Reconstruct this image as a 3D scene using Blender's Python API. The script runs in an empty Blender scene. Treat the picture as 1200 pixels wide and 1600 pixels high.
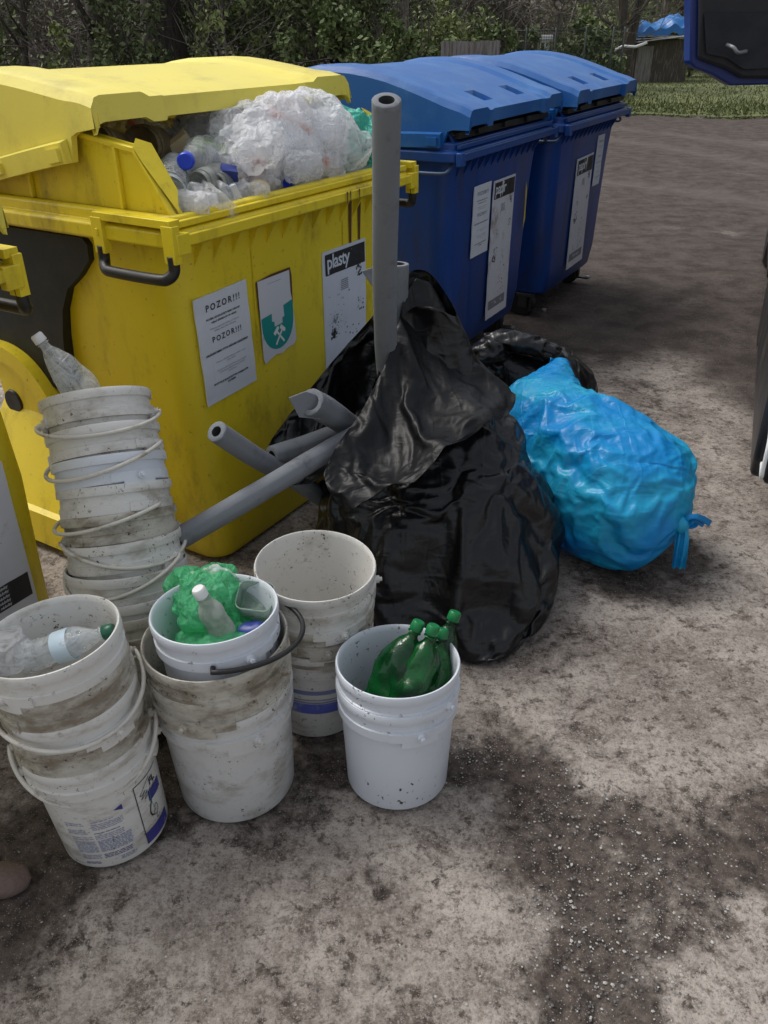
import bpy, math, random
import numpy as np
from mathutils import Vector, Matrix, noise as mnoise

random.seed(7); rng = np.random.default_rng(7)
PI = math.pi
S = bpy.context.scene
COL = S.collection

# ------------------------------------------------------------------ camera, sky, sun, exposure
F_PX, PITCH, CAM_H, ROLL = 1300.0, math.radians(30.2), 1.64, math.radians(.55)
cd = bpy.data.cameras.new('camera'); cam = bpy.data.objects.new('camera', cd); COL.objects.link(cam)
cam.location = (0, 0, CAM_H)
cam.rotation_euler = (Matrix.Rotation(PI/2-PITCH, 3, 'X') @ Matrix.Rotation(-ROLL, 3, 'Z')).to_euler()
cd.sensor_fit = 'VERTICAL'; cd.sensor_height = 32; cd.lens = F_PX/1600*32
cd.clip_start = .05; cd.clip_end = 600
S.camera = cam

W = bpy.data.worlds.new("World"); S.world = W; W.use_nodes = True
SUN_EL, SUN_ROT = math.radians(58), math.radians(-60)
nt = W.node_tree; bg = nt.nodes['Background']
sky = nt.nodes.new('ShaderNodeTexSky'); sky.sky_type = 'NISHITA'; sky.sun_disc = False
sky.sun_elevation = SUN_EL; sky.sun_rotation = SUN_ROT; sky.dust_density = 4; sky.air_density = 1.2; sky.ozone_density = 1
hs = nt.nodes.new('ShaderNodeHueSaturation'); hs.inputs['Saturation'].default_value = .30
nt.links.new(sky.outputs[0], hs.inputs['Color']); nt.links.new(hs.outputs[0], bg.inputs[0])
bg.inputs[1].default_value = .12
sl = bpy.data.lights.new('sun', 'SUN'); sl.energy = 1.1; sl.angle = math.radians(22); sl.color = (1, .97, .92)
so = bpy.data.objects.new('sun', sl); COL.objects.link(so)
sd = Vector((math.sin(SUN_ROT)*math.cos(SUN_EL), math.cos(SUN_ROT)*math.cos(SUN_EL), math.sin(SUN_EL)))
so.rotation_euler = (-sd).to_track_quat('-Z', 'Y').to_euler()
vs = S.view_settings; vs.view_transform = 'Standard'; vs.look = 'None'; vs.gamma = 1; vs.exposure = .45
S.render.film_transparent = False

# ------------------------------------------------------------------ helpers: places measured in the photograph -> points of the yard
CP, SP, CR, SR = math.cos(PITCH), math.sin(PITCH), math.cos(ROLL), math.sin(ROLL)
def ray(u, v):
    x, y = (u-600)/F_PX, -(v-800)/F_PX
    x, y = x*CR+y*SR, -x*SR+y*CR
    return np.array([x, CP+y*SP, -SP+y*CP])
CAMP = np.array([0, 0, CAM_H])
def at(u, v, z=0.): r = ray(u, v); return CAMP+r*((z-CAM_H)/r[2])        # on the level z
def aty(u, v, y): r = ray(u, v); return CAMP+r*(y/r[1])                   # at y metres down the yard

# ------------------------------------------------------------------ helpers: things
def tag(o, label=None, cat=None, group=None, kind=None):
    if label: o['label'] = label
    if cat: o['category'] = cat
    if group: o['group'] = group
    if kind: o['kind'] = kind
    return o
def empty(name, loc=(0, 0, 0), rot=(0, 0, 0)):
    o = bpy.data.objects.new(name, None); COL.objects.link(o); o.location = loc; o.rotation_euler = rot; o.empty_display_size = .1
    return o
def copy_tree(o, parent=None):
    c = o.copy(); COL.objects.link(c)
    if parent is not None: c.parent = parent
    for ch in [x for x in list(COL.objects) if x.parent == o]: copy_tree(ch, c)
    return c

class MB:
    def __init__(s): s.v = []; s.f = []; s.m = []; s.n = 0
    def add(s, V, F, mi=0):
        V = np.asarray(V, float).reshape(-1, 3); s.v.append(V)
        for f in F: s.f.append(tuple(int(i)+s.n for i in f)); s.m.append(mi)
        s.n += len(V); return s
    def box(s, c, d, R=None, mi=0):
        c = np.array(c, float); h = np.array(d, float)/2
        V = np.array([[x, y, z] for x in (-1, 1) for y in (-1, 1) for z in (-1, 1)])*h
        if R is not None: V = V@np.array(R).T
        return s.add(V+c, [(0, 1, 3, 2), (4, 6, 7, 5), (0, 4, 5, 1), (2, 3, 7, 6), (0, 2, 6, 4), (1, 5, 7, 3)], mi)
    def rings(s, R, closed=True, cap0=False, cap1=False, mi=0, loop=False):
        n = len(R[0]); k = len(R); V = np.concatenate([np.asarray(r, float) for r in R])
        F = []
        for i in range(k if loop else k-1):
            a = i*n; b = ((i+1) % k)*n
            for j in range(n if closed else n-1):
                j2 = (j+1) % n; F.append((a+j, a+j2, b+j2, b+j))
        if cap0: F.append(tuple(range(n))[::-1])
        if cap1: F.append(tuple(range((k-1)*n, k*n)))
        return s.add(V, F, mi)
    def tube(s, path, r, n=12, cap=True, mi=0, hollow=0):
        P = np.asarray(path, float); k = len(P); rr = np.full(k, r) if np.isscalar(r) else np.asarray(r, float)
        T = np.gradient(P, axis=0); T /= np.linalg.norm(T, axis=1)[:, None]
        u = np.cross(T[0], [0, 0, 1.]);
        if np.linalg.norm(u) < .1: u = np.cross(T[0], [1., 0, 0])
        u /= np.linalg.norm(u); R = []
        a = np.arange(n)*2*PI/n; U = []
        for i in range(k):
            u = u-T[i]*(u@T[i]); u /= np.linalg.norm(u); w = np.cross(T[i], u); U.append((u, w))
            R.append(P[i]+rr[i]*(np.cos(a)[:, None]*u+np.sin(a)[:, None]*w))
        if hollow:
            R2 = [P[i]+rr[i]*hollow*(np.cos(a)[:, None]*U[i][0]+np.sin(a)[:, None]*U[i][1]) for i in range(k)][::-1]
            return s.rings(R+R2, mi=mi, loop=True)
        return s.rings(R, cap0=cap, cap1=cap, mi=mi)
    def lathe(s, prof, n=48, mi=0, c=(0, 0, 0)):
        a = np.arange(n)*2*PI/n; R = []
        for r, z in prof: R.append(np.stack([c[0]+max(r, 1e-4)*np.cos(a), c[1]+max(r, 1e-4)*np.sin(a), np.full(n, z+c[2])], 1))
        return s.rings(R, mi=mi)
    def prism(s, poly, axis, a, b, mi=0):   # polygon in the two other axes, thickness from a to b
        n = len(poly); V = []
        for t in (a, b):
            for p in poly: q = list(p); q.insert(axis, t); V.append(q)
        F = [tuple(range(n))[::-1], tuple(range(n, 2*n))]+[(i, (i+1) % n, n+(i+1) % n, n+i) for i in range(n)]
        return s.add(V, F, mi)
    def build(s, name, mats, parent=None, smooth=35, bevel=0, loc=None, fix=True):
        me = bpy.data.meshes.new(name); V = np.concatenate(s.v)
        me.from_pydata(V.tolist(), [], s.f); me.update()
        if not isinstance(mats, (list, tuple)): mats = [mats]
        for m in mats: me.materials.append(m)
        if len(mats) > 1: me.polygons.foreach_set('material_index', s.m)
        if fix:
            import bmesh
            bm = bmesh.new(); bm.from_mesh(me); bmesh.ops.recalc_face_normals(bm, faces=bm.faces); bm.to_mesh(me); bm.free()
        if smooth:
            me.shade_smooth()
            if smooth < 180: me.set_sharp_from_angle(angle=math.radians(smooth))
        o = bpy.data.objects.new(name, me); COL.objects.link(o)
        if parent: o.parent = parent
        if loc is not None: o.location = loc
        if bevel:
            b = o.modifiers.new('b', 'BEVEL'); b.width = bevel; b.segments = 2; b.limit_method = 'ANGLE'; b.angle_limit = math.radians(40)
        return o

def spline(P, n):
    P = np.asarray(P, float); k = len(P); out = []
    for t in np.linspace(0, k-1, n):
        i = min(int(t), k-2); u = t-i
        p0, p1, p2, p3 = P[max(i-1, 0)], P[i], P[i+1], P[min(i+2, k-1)]
        out.append(.5*(2*p1+(-p0+p2)*u+(2*p0-5*p1+4*p2-p3)*u*u+(-p0+3*p1-3*p2+p3)*u**3))
    return np.array(out)
def rrect(hx, hy, r, z, n=6, cx=0, cy=0):
    P = []
    for (sx, sy, a0) in ((1, 1, 0), (-1, 1, PI/2), (-1, -1, PI), (1, -1, 1.5*PI)):
        for i in range(n+1):
            a = a0+PI/2*i/n; P.append((cx+sx*(hx-r)+r*math.cos(a), cy+sy*(hy-r)+r*math.sin(a), z))
    return np.array(P)
def text_mesh(txt, size, bold=0., spacing=1., align='CENTER'):
    cu = bpy.data.curves.new('t', 'FONT'); cu.body = txt; cu.size = size; cu.align_x = align; cu.space_character = spacing; cu.offset = bold
    cu.resolution_u = 2
    o = bpy.data.objects.new('t', cu); COL.objects.link(o)
    dg = bpy.context.evaluated_depsgraph_get(); me = bpy.data.meshes.new_from_object(o.evaluated_get(dg))
    V = np.array([v.co[:] for v in me.vertices]).reshape(-1, 3); F = [tuple(p.vertices) for p in me.polygons]
    bpy.data.objects.remove(o); bpy.data.curves.remove(cu); bpy.data.meshes.remove(me)
    return V, F

# ------------------------------------------------------------------ materials
def new_mat(name):
    m = bpy.data.materials.new(name); m.use_nodes = True
    return m, m.node_tree.nodes, m.node_tree.links, m.node_tree.nodes['Principled BSDF']
def coords(N, L, scale=(1, 1, 1), rnd=True):
    tc = N.new('ShaderNodeTexCoord'); mp = N.new('ShaderNodeMapping'); mp.inputs['Scale'].default_value = scale
    L.new(tc.outputs['Object'], mp.inputs['Vector'])
    if rnd:
        oi = N.new('ShaderNodeObjectInfo'); mu = N.new('ShaderNodeMath'); mu.operation = 'MULTIPLY'; mu.inputs[1].default_value = 37
        L.new(oi.outputs['Random'], mu.inputs[0]); L.new(mu.outputs[0], mp.inputs['Location'])
    return mp.outputs[0]
def ntex(N, L, vec, scale, detail=6, rough=.6, dist=0):
    n = N.new('ShaderNodeTexNoise'); n.inputs['Scale'].default_value = scale; n.inputs['Detail'].default_value = detail
    n.inputs['Roughness'].default_value = rough; n.inputs['Distortion'].default_value = dist; L.new(vec, n.inputs['Vector']); return n.outputs['Fac']
def ramp(N, L, fac, lo, hi, a=0., b=1.):
    r = N.new('ShaderNodeMapRange'); r.interpolation_type = 'SMOOTHSTEP'
    r.inputs[1].default_value = lo; r.inputs[2].default_value = hi; r.inputs[3].default_value = a; r.inputs[4].default_value = b
    L.new(fac, r.inputs[0]); return r.outputs[0]
def mix(N, L, fac, a, b, mode='MIX'):
    m = N.new('ShaderNodeMix'); m.data_type = 'RGBA'; m.blend_type = mode
    for s, v in ((m.inputs[0], fac), (m.inputs[6], a), (m.inputs[7], b)):
        if isinstance(v, (int, float)): s.default_value = v
        elif isinstance(v, tuple): s.default_value = v+(1,) if len(v) == 3 else v
        else: L.new(v, s)
    return m.outputs[2]
def math_(N, L, op, a, b=None):
    m = N.new('ShaderNodeMath'); m.operation = op
    for s, v in ((m.inputs[0], a), (m.inputs[1], b)):
        if v is None: continue
        if isinstance(v, (int, float)): s.default_value = v
        else: L.new(v, s)
    return m.outputs[0]
def bump(N, L, B, fac, strength, dist=.01):
    b = N.new('ShaderNodeBump'); b.inputs['Strength'].default_value = strength; b.inputs['Distance'].default_value = dist
    L.new(fac, b.inputs['Height']); L.new(b.outputs[0], B.inputs['Normal'])
def plain(name, base, rough=.5, var=.12, scale=6, bumps=.0, bscale=60, dirt=None, dirt_lo=.5, dirt_hi=.7, dscale=5, dstretch=(1, 1, 1),
          spots=None, spot_scale=60, spot_th=.2, metal=0, dirt_amt=1., spec=.5, rnd=True, dirt2=None):
    m, N, L, B = new_mat(name); v = coords(N, L, rnd=rnd)
    n1 = ntex(N, L, v, scale)
    c = mix(N, L, n1, tuple(x*(1-var) for x in base), tuple(min(1, x*(1+var)) for x in base))
    rg = ramp(N, L, n1, .3, .7, rough*.85, min(1, rough*1.15))
    if dirt:
        v2 = coords(N, L, dstretch, rnd=rnd); n2 = ntex(N, L, v2, dscale, 9, .68)
        c = mix(N, L, ramp(N, L, n2, dirt_lo, dirt_hi, 0, dirt_amt), c, dirt)
    if dirt2:
        v3 = coords(N, L, (1.3, 1.3, 1.3), rnd=rnd); n3 = ntex(N, L, v3, 34, 6, .7)
        c = mix(N, L, ramp(N, L, n3, dirt2[1], dirt2[2], 0, dirt2[3]), c, dirt2[0])
    if spots:
        n4 = ntex(N, L, v, spot_scale*2.2, 2, .5, .6); n3 = ntex(N, L, v, spot_scale*.2, 4)
        sp = math_(N, L, 'MULTIPLY', ramp(N, L, n4, .63, .68), ramp(N, L, n3, .47, .62))
        c = mix(N, L, sp, c, spots)
    L.new(c, B.inputs['Base Color']); L.new(rg, B.inputs['Roughness']); B.inputs['Metallic'].default_value = metal
    B.inputs['Specular IOR Level'].default_value = spec
    if bumps: bump(N, L, B, ntex(N, L, v, bscale), bumps)
    return m
M = {}
M['yellow'] = plain('yellow_plastic', (.76, .60, .024), .42, .1, 2.5, .08, 90, dirt=(.20, .13, .02), dirt_lo=.50, dirt_hi=.78, dscale=2.6, dstretch=(2.6, 2.6, 1.1), dirt_amt=.75,
    dirt2=((.10, .06, .015), .60, .74, .6))
M['yellow_lid'] = plain('yellow_lid_plastic', (.78, .665, .10), .40, .08, 2.5, .08, 90, dirt=(.40, .32, .07), dirt_lo=.48, dirt_hi=.76, dscale=4, dirt_amt=.6,
    dirt2=((.14, .10, .03), .63, .74, .5))
M['blue_lid'] = plain('blue_lid_plastic', (.007, .105, .36), .42, .14, 3, .08, 90, dirt=(.10, .27, .52), dirt_lo=.45, dirt_hi=.8, dscale=4, dirt_amt=.45)  # lighter blue blotches over the lid
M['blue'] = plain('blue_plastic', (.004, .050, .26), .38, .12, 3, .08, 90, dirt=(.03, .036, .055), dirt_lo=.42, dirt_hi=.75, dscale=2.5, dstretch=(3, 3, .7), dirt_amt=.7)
M['black'] = plain('black_rubber', (.012, .012, .013), .45, .2, 8, .1, 120, dirt=(.05, .045, .04), dirt_lo=.55, dirt_hi=.8)
M['recess_shade'] = plain('recess_shade', (.006, .007, .007), .6, .2, 5, .1, 60)
M['steel'] = plain('zinc_steel', (.32, .34, .36), .45, .2, 20, metal=.8, dirt=(.1, .06, .03), dirt_lo=.55, dirt_hi=.7, dscale=20)
M['bucket'] = plain('white_bucket_plastic', (.66, .655, .63), .38, .05, 5, .05, 60, dirt=(.26, .22, .16), dirt_lo=.47, dirt_hi=.74, dscale=7, dstretch=(1, 1, 2.4), dirt_amt=.8,
    spots=(.07, .05, .035), spot_scale=55, spot_th=.22, dirt2=((.10, .08, .06), .60, .72, .6))
M['bucket_clean'] = plain('clean_bucket_plastic', (.64, .68, .74), .33, .04, 5, .04, 60, dirt=(.42, .43, .44), dirt_lo=.55, dirt_hi=.8, dscale=5, dirt_amt=.6,
    spots=(.05, .045, .04), spot_scale=30, spot_th=.12)
M['bucket_grime'] = plain('grimy_bucket_plastic', (.50, .48, .42), .45, .08, 5, .08, 60, dirt=(.17, .135, .09), dirt_lo=.42, dirt_hi=.66, dscale=8, dstretch=(1, 1, 2.2), dirt_amt=.85,
    spots=(.05, .035, .025), spot_scale=50, spot_th=.25, dirt2=((.06, .045, .03), .58, .7, .7))
M['handle_white'] = plain('white_handle_plastic', (.60, .58, .53), .4, .1, 12, dirt=(.3, .26, .2), dirt_lo=.5, dirt_hi=.7, dscale=14)
M['foam'] = plain('grey_foam', (.17, .185, .205), .75, .12, 8, .12, 130, dirt=(.085, .09, .10), dirt_lo=.5, dirt_hi=.75, dscale=9, dirt2=((.30, .31, .33), .66, .75, .5))
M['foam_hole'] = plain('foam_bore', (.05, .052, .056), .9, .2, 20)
M['paper'] = plain('paper', (.62, .66, .74), .5, .03, 4, dirt=(.45, .47, .50), dirt_lo=.55, dirt_hi=.8, dscale=7, dirt_amt=.5)
M['paper_worn'] = plain('worn_label', (.60, .62, .68), .5, .05, 5, dirt=(.25, .18, .14), dirt_lo=.56, dirt_hi=.72, dscale=6, dirt_amt=.7)
M['ink'] = plain('black_ink', (.02, .02, .024), .55, .2, 40, dirt=(.35, .35, .36), dirt_lo=.66, dirt_hi=.72, dscale=60)
M['ink_grey'] = plain('faded_ink', (.20, .21, .24), .6, .2, 40)
M['teal'] = plain('teal_print', (.012, .27, .25), .45, .06, 8)
M['ink_blue'] = plain('blue_print', (.035, .035, .22), .5, .2, 20, dirt=(.4, .4, .5), dirt_lo=.6, dirt_hi=.7, dscale=30)
M['ink_lblue'] = plain('pale_blue_print', (.2, .23, .42), .5, .2, 30)
M['rust'] = plain('rust_stain', (.10, .04, .02), .8, .3, 20)

def film(name, col, rough=.25, alpha=1., trans=.4, wrinkle=.25, col2=None, c2lo=.45, c2hi=.6, wscale=9, spec=.5, crease=0.):
    m, N, L, B = new_mat(name); v = coords(N, L)
    c = col
    if col2: c = mix(N, L, ramp(N, L, ntex(N, L, v, 4.5, 3, .5, .6), c2lo, c2hi), col, col2); L.new(c, B.inputs['Base Color'])
    else: B.inputs['Base Color'].default_value = col+(1,)
    B.inputs['Roughness'].default_value = rough; B.inputs['Specular IOR Level'].default_value = spec
    v2 = coords(N, L, (1, 1, .5)); w = ntex(N, L, v2, wscale, 5, .55, 1.4)
    if crease:
        cr = None
        for sc_, st_, ro_ in ((wscale*.8, (.45, .45, 1.6), (.5, .3, .2)), (wscale*1.1, (1.7, .5, .4), (.2, .9, .6)), (wscale*1.9, (.5, 1.5, 1.3), (1.1, .2, -.6))):
            vv_ = coords(N, L, st_); vv_.node.inputs['Rotation'].default_value = ro_
            n_c = ntex(N, L, vv_, sc_, 2, .45, .35); r_c = ramp(N, L, math_(N, L, 'ABSOLUTE', math_(N, L, 'SUBTRACT', n_c, .5)), 0, .07, 1, 0)
            r_c = math_(N, L, 'MULTIPLY', r_c, 3.2*crease/sc_); cr = r_c if cr is None else math_(N, L, 'ADD', cr, r_c)
        w = math_(N, L, 'ADD', w, cr)
    bp = N.new('ShaderNodeBump'); bp.inputs['Strength'].default_value = wrinkle; bp.inputs['Distance'].default_value = .03
    L.new(w, bp.inputs['Height']); L.new(bp.outputs[0], B.inputs['Normal'])
    out = N['Material Output']; sh = B.outputs[0]
    if trans:
        t = N.new('ShaderNodeBsdfTranslucent'); ms = N.new('ShaderNodeMixShader'); ms.inputs[0].default_value = trans
        if col2: L.new(c, t.inputs[0])
        else: t.inputs[0].default_value = col+(1,)
        L.new(B.outputs[0], ms.inputs[1]); L.new(t.outputs[0], ms.inputs[2]); sh = ms.outputs[0]
    if alpha < 1:
        tr = N.new('ShaderNodeBsdfTransparent'); ms = N.new('ShaderNodeMixShader')
        a = ramp(N, L, w, .35, .65, max(0, alpha-.18), min(1, alpha+.18)); L.new(a, ms.inputs[0])
        tr.inputs[0].default_value = tuple(.6+.4*x for x in col)+(1,)
        L.new(tr.outputs[0], ms.inputs[1]); L.new(sh, ms.inputs[2]); sh = ms.outputs[0]
    L.new(sh, out.inputs[0]); return m
M['black_film'] = film('black_film', (.005, .0055, .007), .30, 1, 0, .22, wscale=7, spec=.42, crease=.32)
M['black_film_matte'] = film('black_film_matte', (.005, .0055, .0068), .45, 1, 0, .14, wscale=8, spec=.26, crease=.5)
M['blue_film'] = film('blue_film', (.004, .24, .60), .36, 1, .18, .26, (.02, .38, .62), .35, .65, spec=.35, wscale=7, crease=.4)
M['white_film'] = film('white_film', (.93, .94, .96), .20, .42, .4, .6, wscale=13, crease=1.)
M['green_film'] = film('green_film', (.16, .72, .36), .16, .62, .45, .6, wscale=22, crease=.8)
M['teal_film'] = film('teal_film', (.10, .60, .48), .25, .75, .3, .5, wscale=16, crease=.8)
M['pet'] = film('clear_pet', (.80, .84, .86), .06, .27, .2, .4, wscale=18, spec=1., crease=1.)
M['pet_green'] = film('green_pet', (.0, .16, .025), .07, .82, .45, .3, (.0, .05, .012), .4, .6, wscale=14, spec=1.)
M['pet_cloudy'] = film('cloudy_pet', (.50, .52, .48), .3, .7, .3, .3, wscale=16)
M['jar_brown'] = film('brown_jar', (.34, .27, .16), .3, .8, .3, .2)
M['white_plastic'] = plain('white_plastic', (.75, .76, .76), .35, .04, 8)
M['cap_blue'] = plain('blue_cap', (.01, .05, .55), .35, .1, 9)
M['cap_green'] = plain('green_cap', (.005, .17, .05), .35, .1, 9)
M['cap_dgreen'] = plain('dark_green_cap', (.01, .10, .06), .35, .1, 9)
M['red'] = plain('red_pack', (.32, .06, .055), .4, .15, 9)
M['orange'] = plain('orange_pack', (.75, .28, .18), .4, .15, 9)
M['lime'] = plain('lime_pack', (.35, .5, .12), .4, .3, 9)
M['navy'] = plain('navy_pack', (.03, .05, .25), .4, .3, 9)
M['pack'] = plain('mixed_pack', (.6, .62, .65), .4, .1, 12, dirt=(.1, .16, .4), dirt_lo=.55, dirt_hi=.58, dscale=12)
M['lab_pale'] = plain('pale_label', (.55, .68, .78), .4, .05, 8)
M['dark_fill'] = plain('dark_waste', (.10, .10, .09), .7, .3, 14, .5, 30, dirt=(.35, .34, .30), dirt_lo=.5, dirt_hi=.6, dscale=12)
M['fill_pale'] = plain('pale_waste', (.80, .82, .85), .6, .12, 9, .3, 30, dirt=(.50, .24, .20), dirt_lo=.60, dirt_hi=.66, dscale=7, dirt2=((.10, .13, .16), .60, .66, .8))
M['lining'] = plain('black_lining', (.012, .013, .018), .6, .2, 12); M['lining2'] = plain('black_cloth', (.016, .017, .023), .8, .2, 12)
M['picket'] = plain('old_pickets', (.12, .11, .085), .8, .2, 9); M['boards'] = plain('grey_boards', (.24, .225, .22), .85, .15, 6, dirt=(.13, .11, .10), dirt_lo=.45, dirt_hi=.65, dscale=4, dstretch=(6, 1, .5))
M['fence_dark'] = plain('dark_wire', (.03, .04, .035), .6, .2, 9); M['post_white'] = plain('post_paint', (.42, .38, .33), .7, .1, 9); M['post_rust'] = plain('rusty_band', (.16, .07, .04), .8, .1, 9)
M['barrel'] = plain('green_barrel', (.02, .06, .05), .5, .1, 9); M['shed_wood'] = plain('shed_wood', (.075, .062, .05), .9, .3, 5, dirt=(.16, .14, .12), dirt_lo=.5, dirt_hi=.6, dscale=5, dstretch=(5, 5, .6)); M['tin'] = plain('old_tin', (.30, .30, .28), .6, .3, 4)
M['tarp'] = plain('blue_tarp', (.02, .15, .42), .45, .15, 3, .4, 12, dirt=(.25, .10, .08), dirt_lo=.66, dirt_hi=.70, dscale=3); M['hut'] = plain('hut_grey', (.16, .155, .15), .8, .1, 3)
M['cream'] = plain('cream_scrap', (.7, .58, .36), .6, .1, 12)

# ------------------------------------------------------------------ ground
def gnoise(X, Y, s, seed=0., oct=4):
    out = np.zeros(X.size); x = X.ravel(); y = Y.ravel()
    for i in range(x.size): out[i] = mnoise.fractal(Vector((x[i]*s+seed, y[i]*s-seed, seed)), .9, 2.1, oct)
    return out.reshape(X.shape)
gx = np.unique(np.concatenate([np.linspace(-2.2, 2.6, 150), np.linspace(2.6, 8, 60), np.linspace(8, 90, 30), -np.geomspace(2.2, 90, 26)]))
gy = np.unique(np.concatenate([[-30, -10, -4, -1.5, 0, .4], np.linspace(.6, 4.2, 130), np.geomspace(4.2, 22, 100), np.geomspace(22, 140, 40)]))
GX, GY = np.meshgrid(gx, gy)
def blob(u, v, ru, k=1.0, asp=1.):           # stain centre and half width measured in the photograph
    c = at(u, v); e = at(u+ru, v); r = np.linalg.norm(e-c)
    return (c[0], c[1], r, k, asp)
blobs = [blob(*b) for b in (
    (760, 1185, 60, .9), (700, 1160, 40, .5), (850, 1225, 85, 1), (930, 1275, 80, 1), (1010, 1300, 70, .9), (1110, 1325, 80, .9), (1200, 1345, 80, .9), (1280, 1340, 120, 1),
    (850, 1330, 85, .8), (930, 1370, 85, .9), (880, 1430, 65, .8), (955, 1480, 75, .9), (1010, 1400, 70, .7), (1080, 1390, 60, .6), (900, 1530, 60, .8), (1000, 1560, 60, .8), (950, 1600, 70, .7),
    (600, 1365, 20, 1.1), (0, 1400, 110, 1.1), (60, 1500, 50, .5), (110, 1380, 70, .7), (250, 1290, 60, .7), (450, 1265, 60, .5), (640, 1120, 60, .6),
    (1060, 870, 50, .9), (960, 900, 60, .7), (860, 1000, 60, .5), (930, 1010, 50, .35), (1030, 640, 50, .4), (930, 520, 80, .9), (990, 600, 40, .4), (1190, 560, 60, .8),
    (560, 1520, 40, .3), (60, 1310, 90, 1), (480, 1190, 60, .7), (300, 1180, 120, .9), (400, 1560, 40, .3), (520, 1160, 70, .6), (1190, 700, 40, .6))]
near = (GY > .3) & (GY < 6) & (np.abs(GX) < 4)
wx = GX+.10*gnoise(GX, GY, 4.5, 3.1, 3); wy = GY+.10*gnoise(GX, GY, 4.5, 9.7, 3)
damp = np.zeros(GX.shape)
for cx, cy, r, k, a in blobs:
    d = np.sqrt((wx-cx)**2+((wy-cy)*.9)**2)/r
    damp = np.maximum(damp, k*np.clip(1.45-d, 0, 1)**.8)
n2 = gnoise(GX, GY, 1.3, 5.5, 4)
far = np.clip((GY-3.9)/1.2, 0, 1)             # the road beyond the slab is bare dark earth with wheel tracks
track = np.zeros(GX.shape)
for (r0, cx0, cy0) in ((9.5, -4.2, 10.2), (10.9, -4.2, 10.2), (6.5, -1.5, 6.), (13, -3, 14), (15, -3, 14)):
    d = np.abs(np.hypot(GX-cx0, (GY-cy0)*1.0)-r0+.25*n2); track = np.maximum(track, np.clip(1-d/.38, 0, 1))
far = np.clip(np.maximum(far, (GX-1.35+.12*n2)*1.4*np.clip((GY-3.0)/1., 0, 1)), 0, 1)
soil = np.clip(far*(.95+.4*n2), 0, 1)
damp = np.clip(np.maximum(damp, 0)+.15*n2, 0, 1.1)
zz = np.where(near, .004*gnoise(GX, GY, 7, 1.2, 3), 0)-.006*np.clip(damp, 0, 1)-.02*track*far+.015*far*n2
zz = np.where(GY > 40, (GY-40)*.16, zz); zz = np.where(GY > 60, zz+(GY-60)*.25, zz)
ny, nx = GX.shape
V = np.stack([GX, GY, zz], -1).reshape(-1, 3)
idx = np.arange(ny*nx).reshape(ny, nx)
FQ = np.stack([idx[:-1, :-1], idx[:-1, 1:], idx[1:, 1:], idx[1:, :-1]], -1).reshape(-1, 4)
me = bpy.data.meshes.new('ground'); me.from_pydata(V.tolist(), [], FQ.tolist()); me.update(); me.shade_smooth()
for nm, arr in (('damp', damp), ('soil', soil), ('track', track*far)):
    a = me.attributes.new(nm, 'FLOAT', 'POINT'); a.data.foreach_set('value', arr.ravel().astype(np.float32))
ground = bpy.data.objects.new('ground', me); COL.objects.link(ground); tag(ground, kind='structure')
m, N, L, B = new_mat('yard_ground')
def attr(nm): a = N.new('ShaderNodeAttribute'); a.attribute_name = nm; return a.outputs['Fac']
v = coords(N, L, rnd=False)
nA = ntex(N, L, v, 5, 8, .65); nB = ntex(N, L, v, 38, 6, .7); nC = ntex(N, L, v, 150, 4, .7); nD = ntex(N, L, v, 14, 7, .72, .4)
nE = ntex(N, L, v, 1.7, 5, .6, .5); nF = ntex(N, L, v, 30, 8, .72, .2); nG = ntex(N, L, v, 9, 8, .75, .5)
c = mix(N, L, ramp(N, L, nA, .36, .64), (.25, .212, .186), (.46, .41, .365))
c = mix(N, L, ramp(N, L, nE, .50, .70, 0, .55), c, (.15, .118, .098))
c = mix(N, L, ramp(N, L, nG, .52, .62, 0, .72), c, (.105, .078, .063))
mG = ramp(N, L, nG, .40, .54, .25, 1.)
c = mix(N, L, math_(N, L, 'MULTIPLY', ramp(N, L, nF, .525, .61, 0, .9), mG), c, (.060, .043, .034))
nH = ntex(N, L, v, 70, 6, .75, .4)
c = mix(N, L, ramp(N, L, nH, .50, .64, 0, .55), c, (.13, .105, .088)); c = mix(N, L, ramp(N, L, nH, .48, .36, 0, .45), c, (.50, .455, .41))
c = mix(N, L, ramp(N, L, nB, .52, .66, 0, .6), c, (.10, .078, .064))
c = mix(N, L, ramp(N, L, nF, .46, .34, 0, .5), c, (.46, .42, .385))
c = mix(N, L, ramp(N, L, nC, .54, .70, 0, .5), c, (.50, .46, .42))
c = mix(N, L, ramp(N, L, nC, .46, .32, 0, .6), c, (.09, .072, .06))
dv = math_(N, L, 'ADD', attr('damp'), math_(N, L, 'MULTIPLY', math_(N, L, 'SUBTRACT', nG, .5), 1.1))
dv = math_(N, L, 'ADD', dv, math_(N, L, 'MULTIPLY', math_(N, L, 'SUBTRACT', nF, .5), .8))
c = mix(N, L, ramp(N, L, dv, .12, .72, 0, .88), c, mix(N, L, ramp(N, L, nF, .38, .62), (.092, .068, .055), (.026, .019, .016)))
sv = math_(N, L, 'ADD', attr('soil'), math_(N, L, 'MULTIPLY', math_(N, L, 'SUBTRACT', nE, .5), .8))
soilc = mix(N, L, ramp(N, L, nA, .35, .65), (.040, .030, .026), (.088, .069, .060))
soilc = mix(N, L, ramp(N, L, nF, .5, .65, 0, .5), soilc, (.045, .034, .03))
soilc = mix(N, L, math_(N, L, 'MULTIPLY', attr('track'), .45), soilc, (.135, .115, .105))
c = mix(N, L, ramp(N, L, sv, .25, .8, 0, .95), c, soilc)
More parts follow.
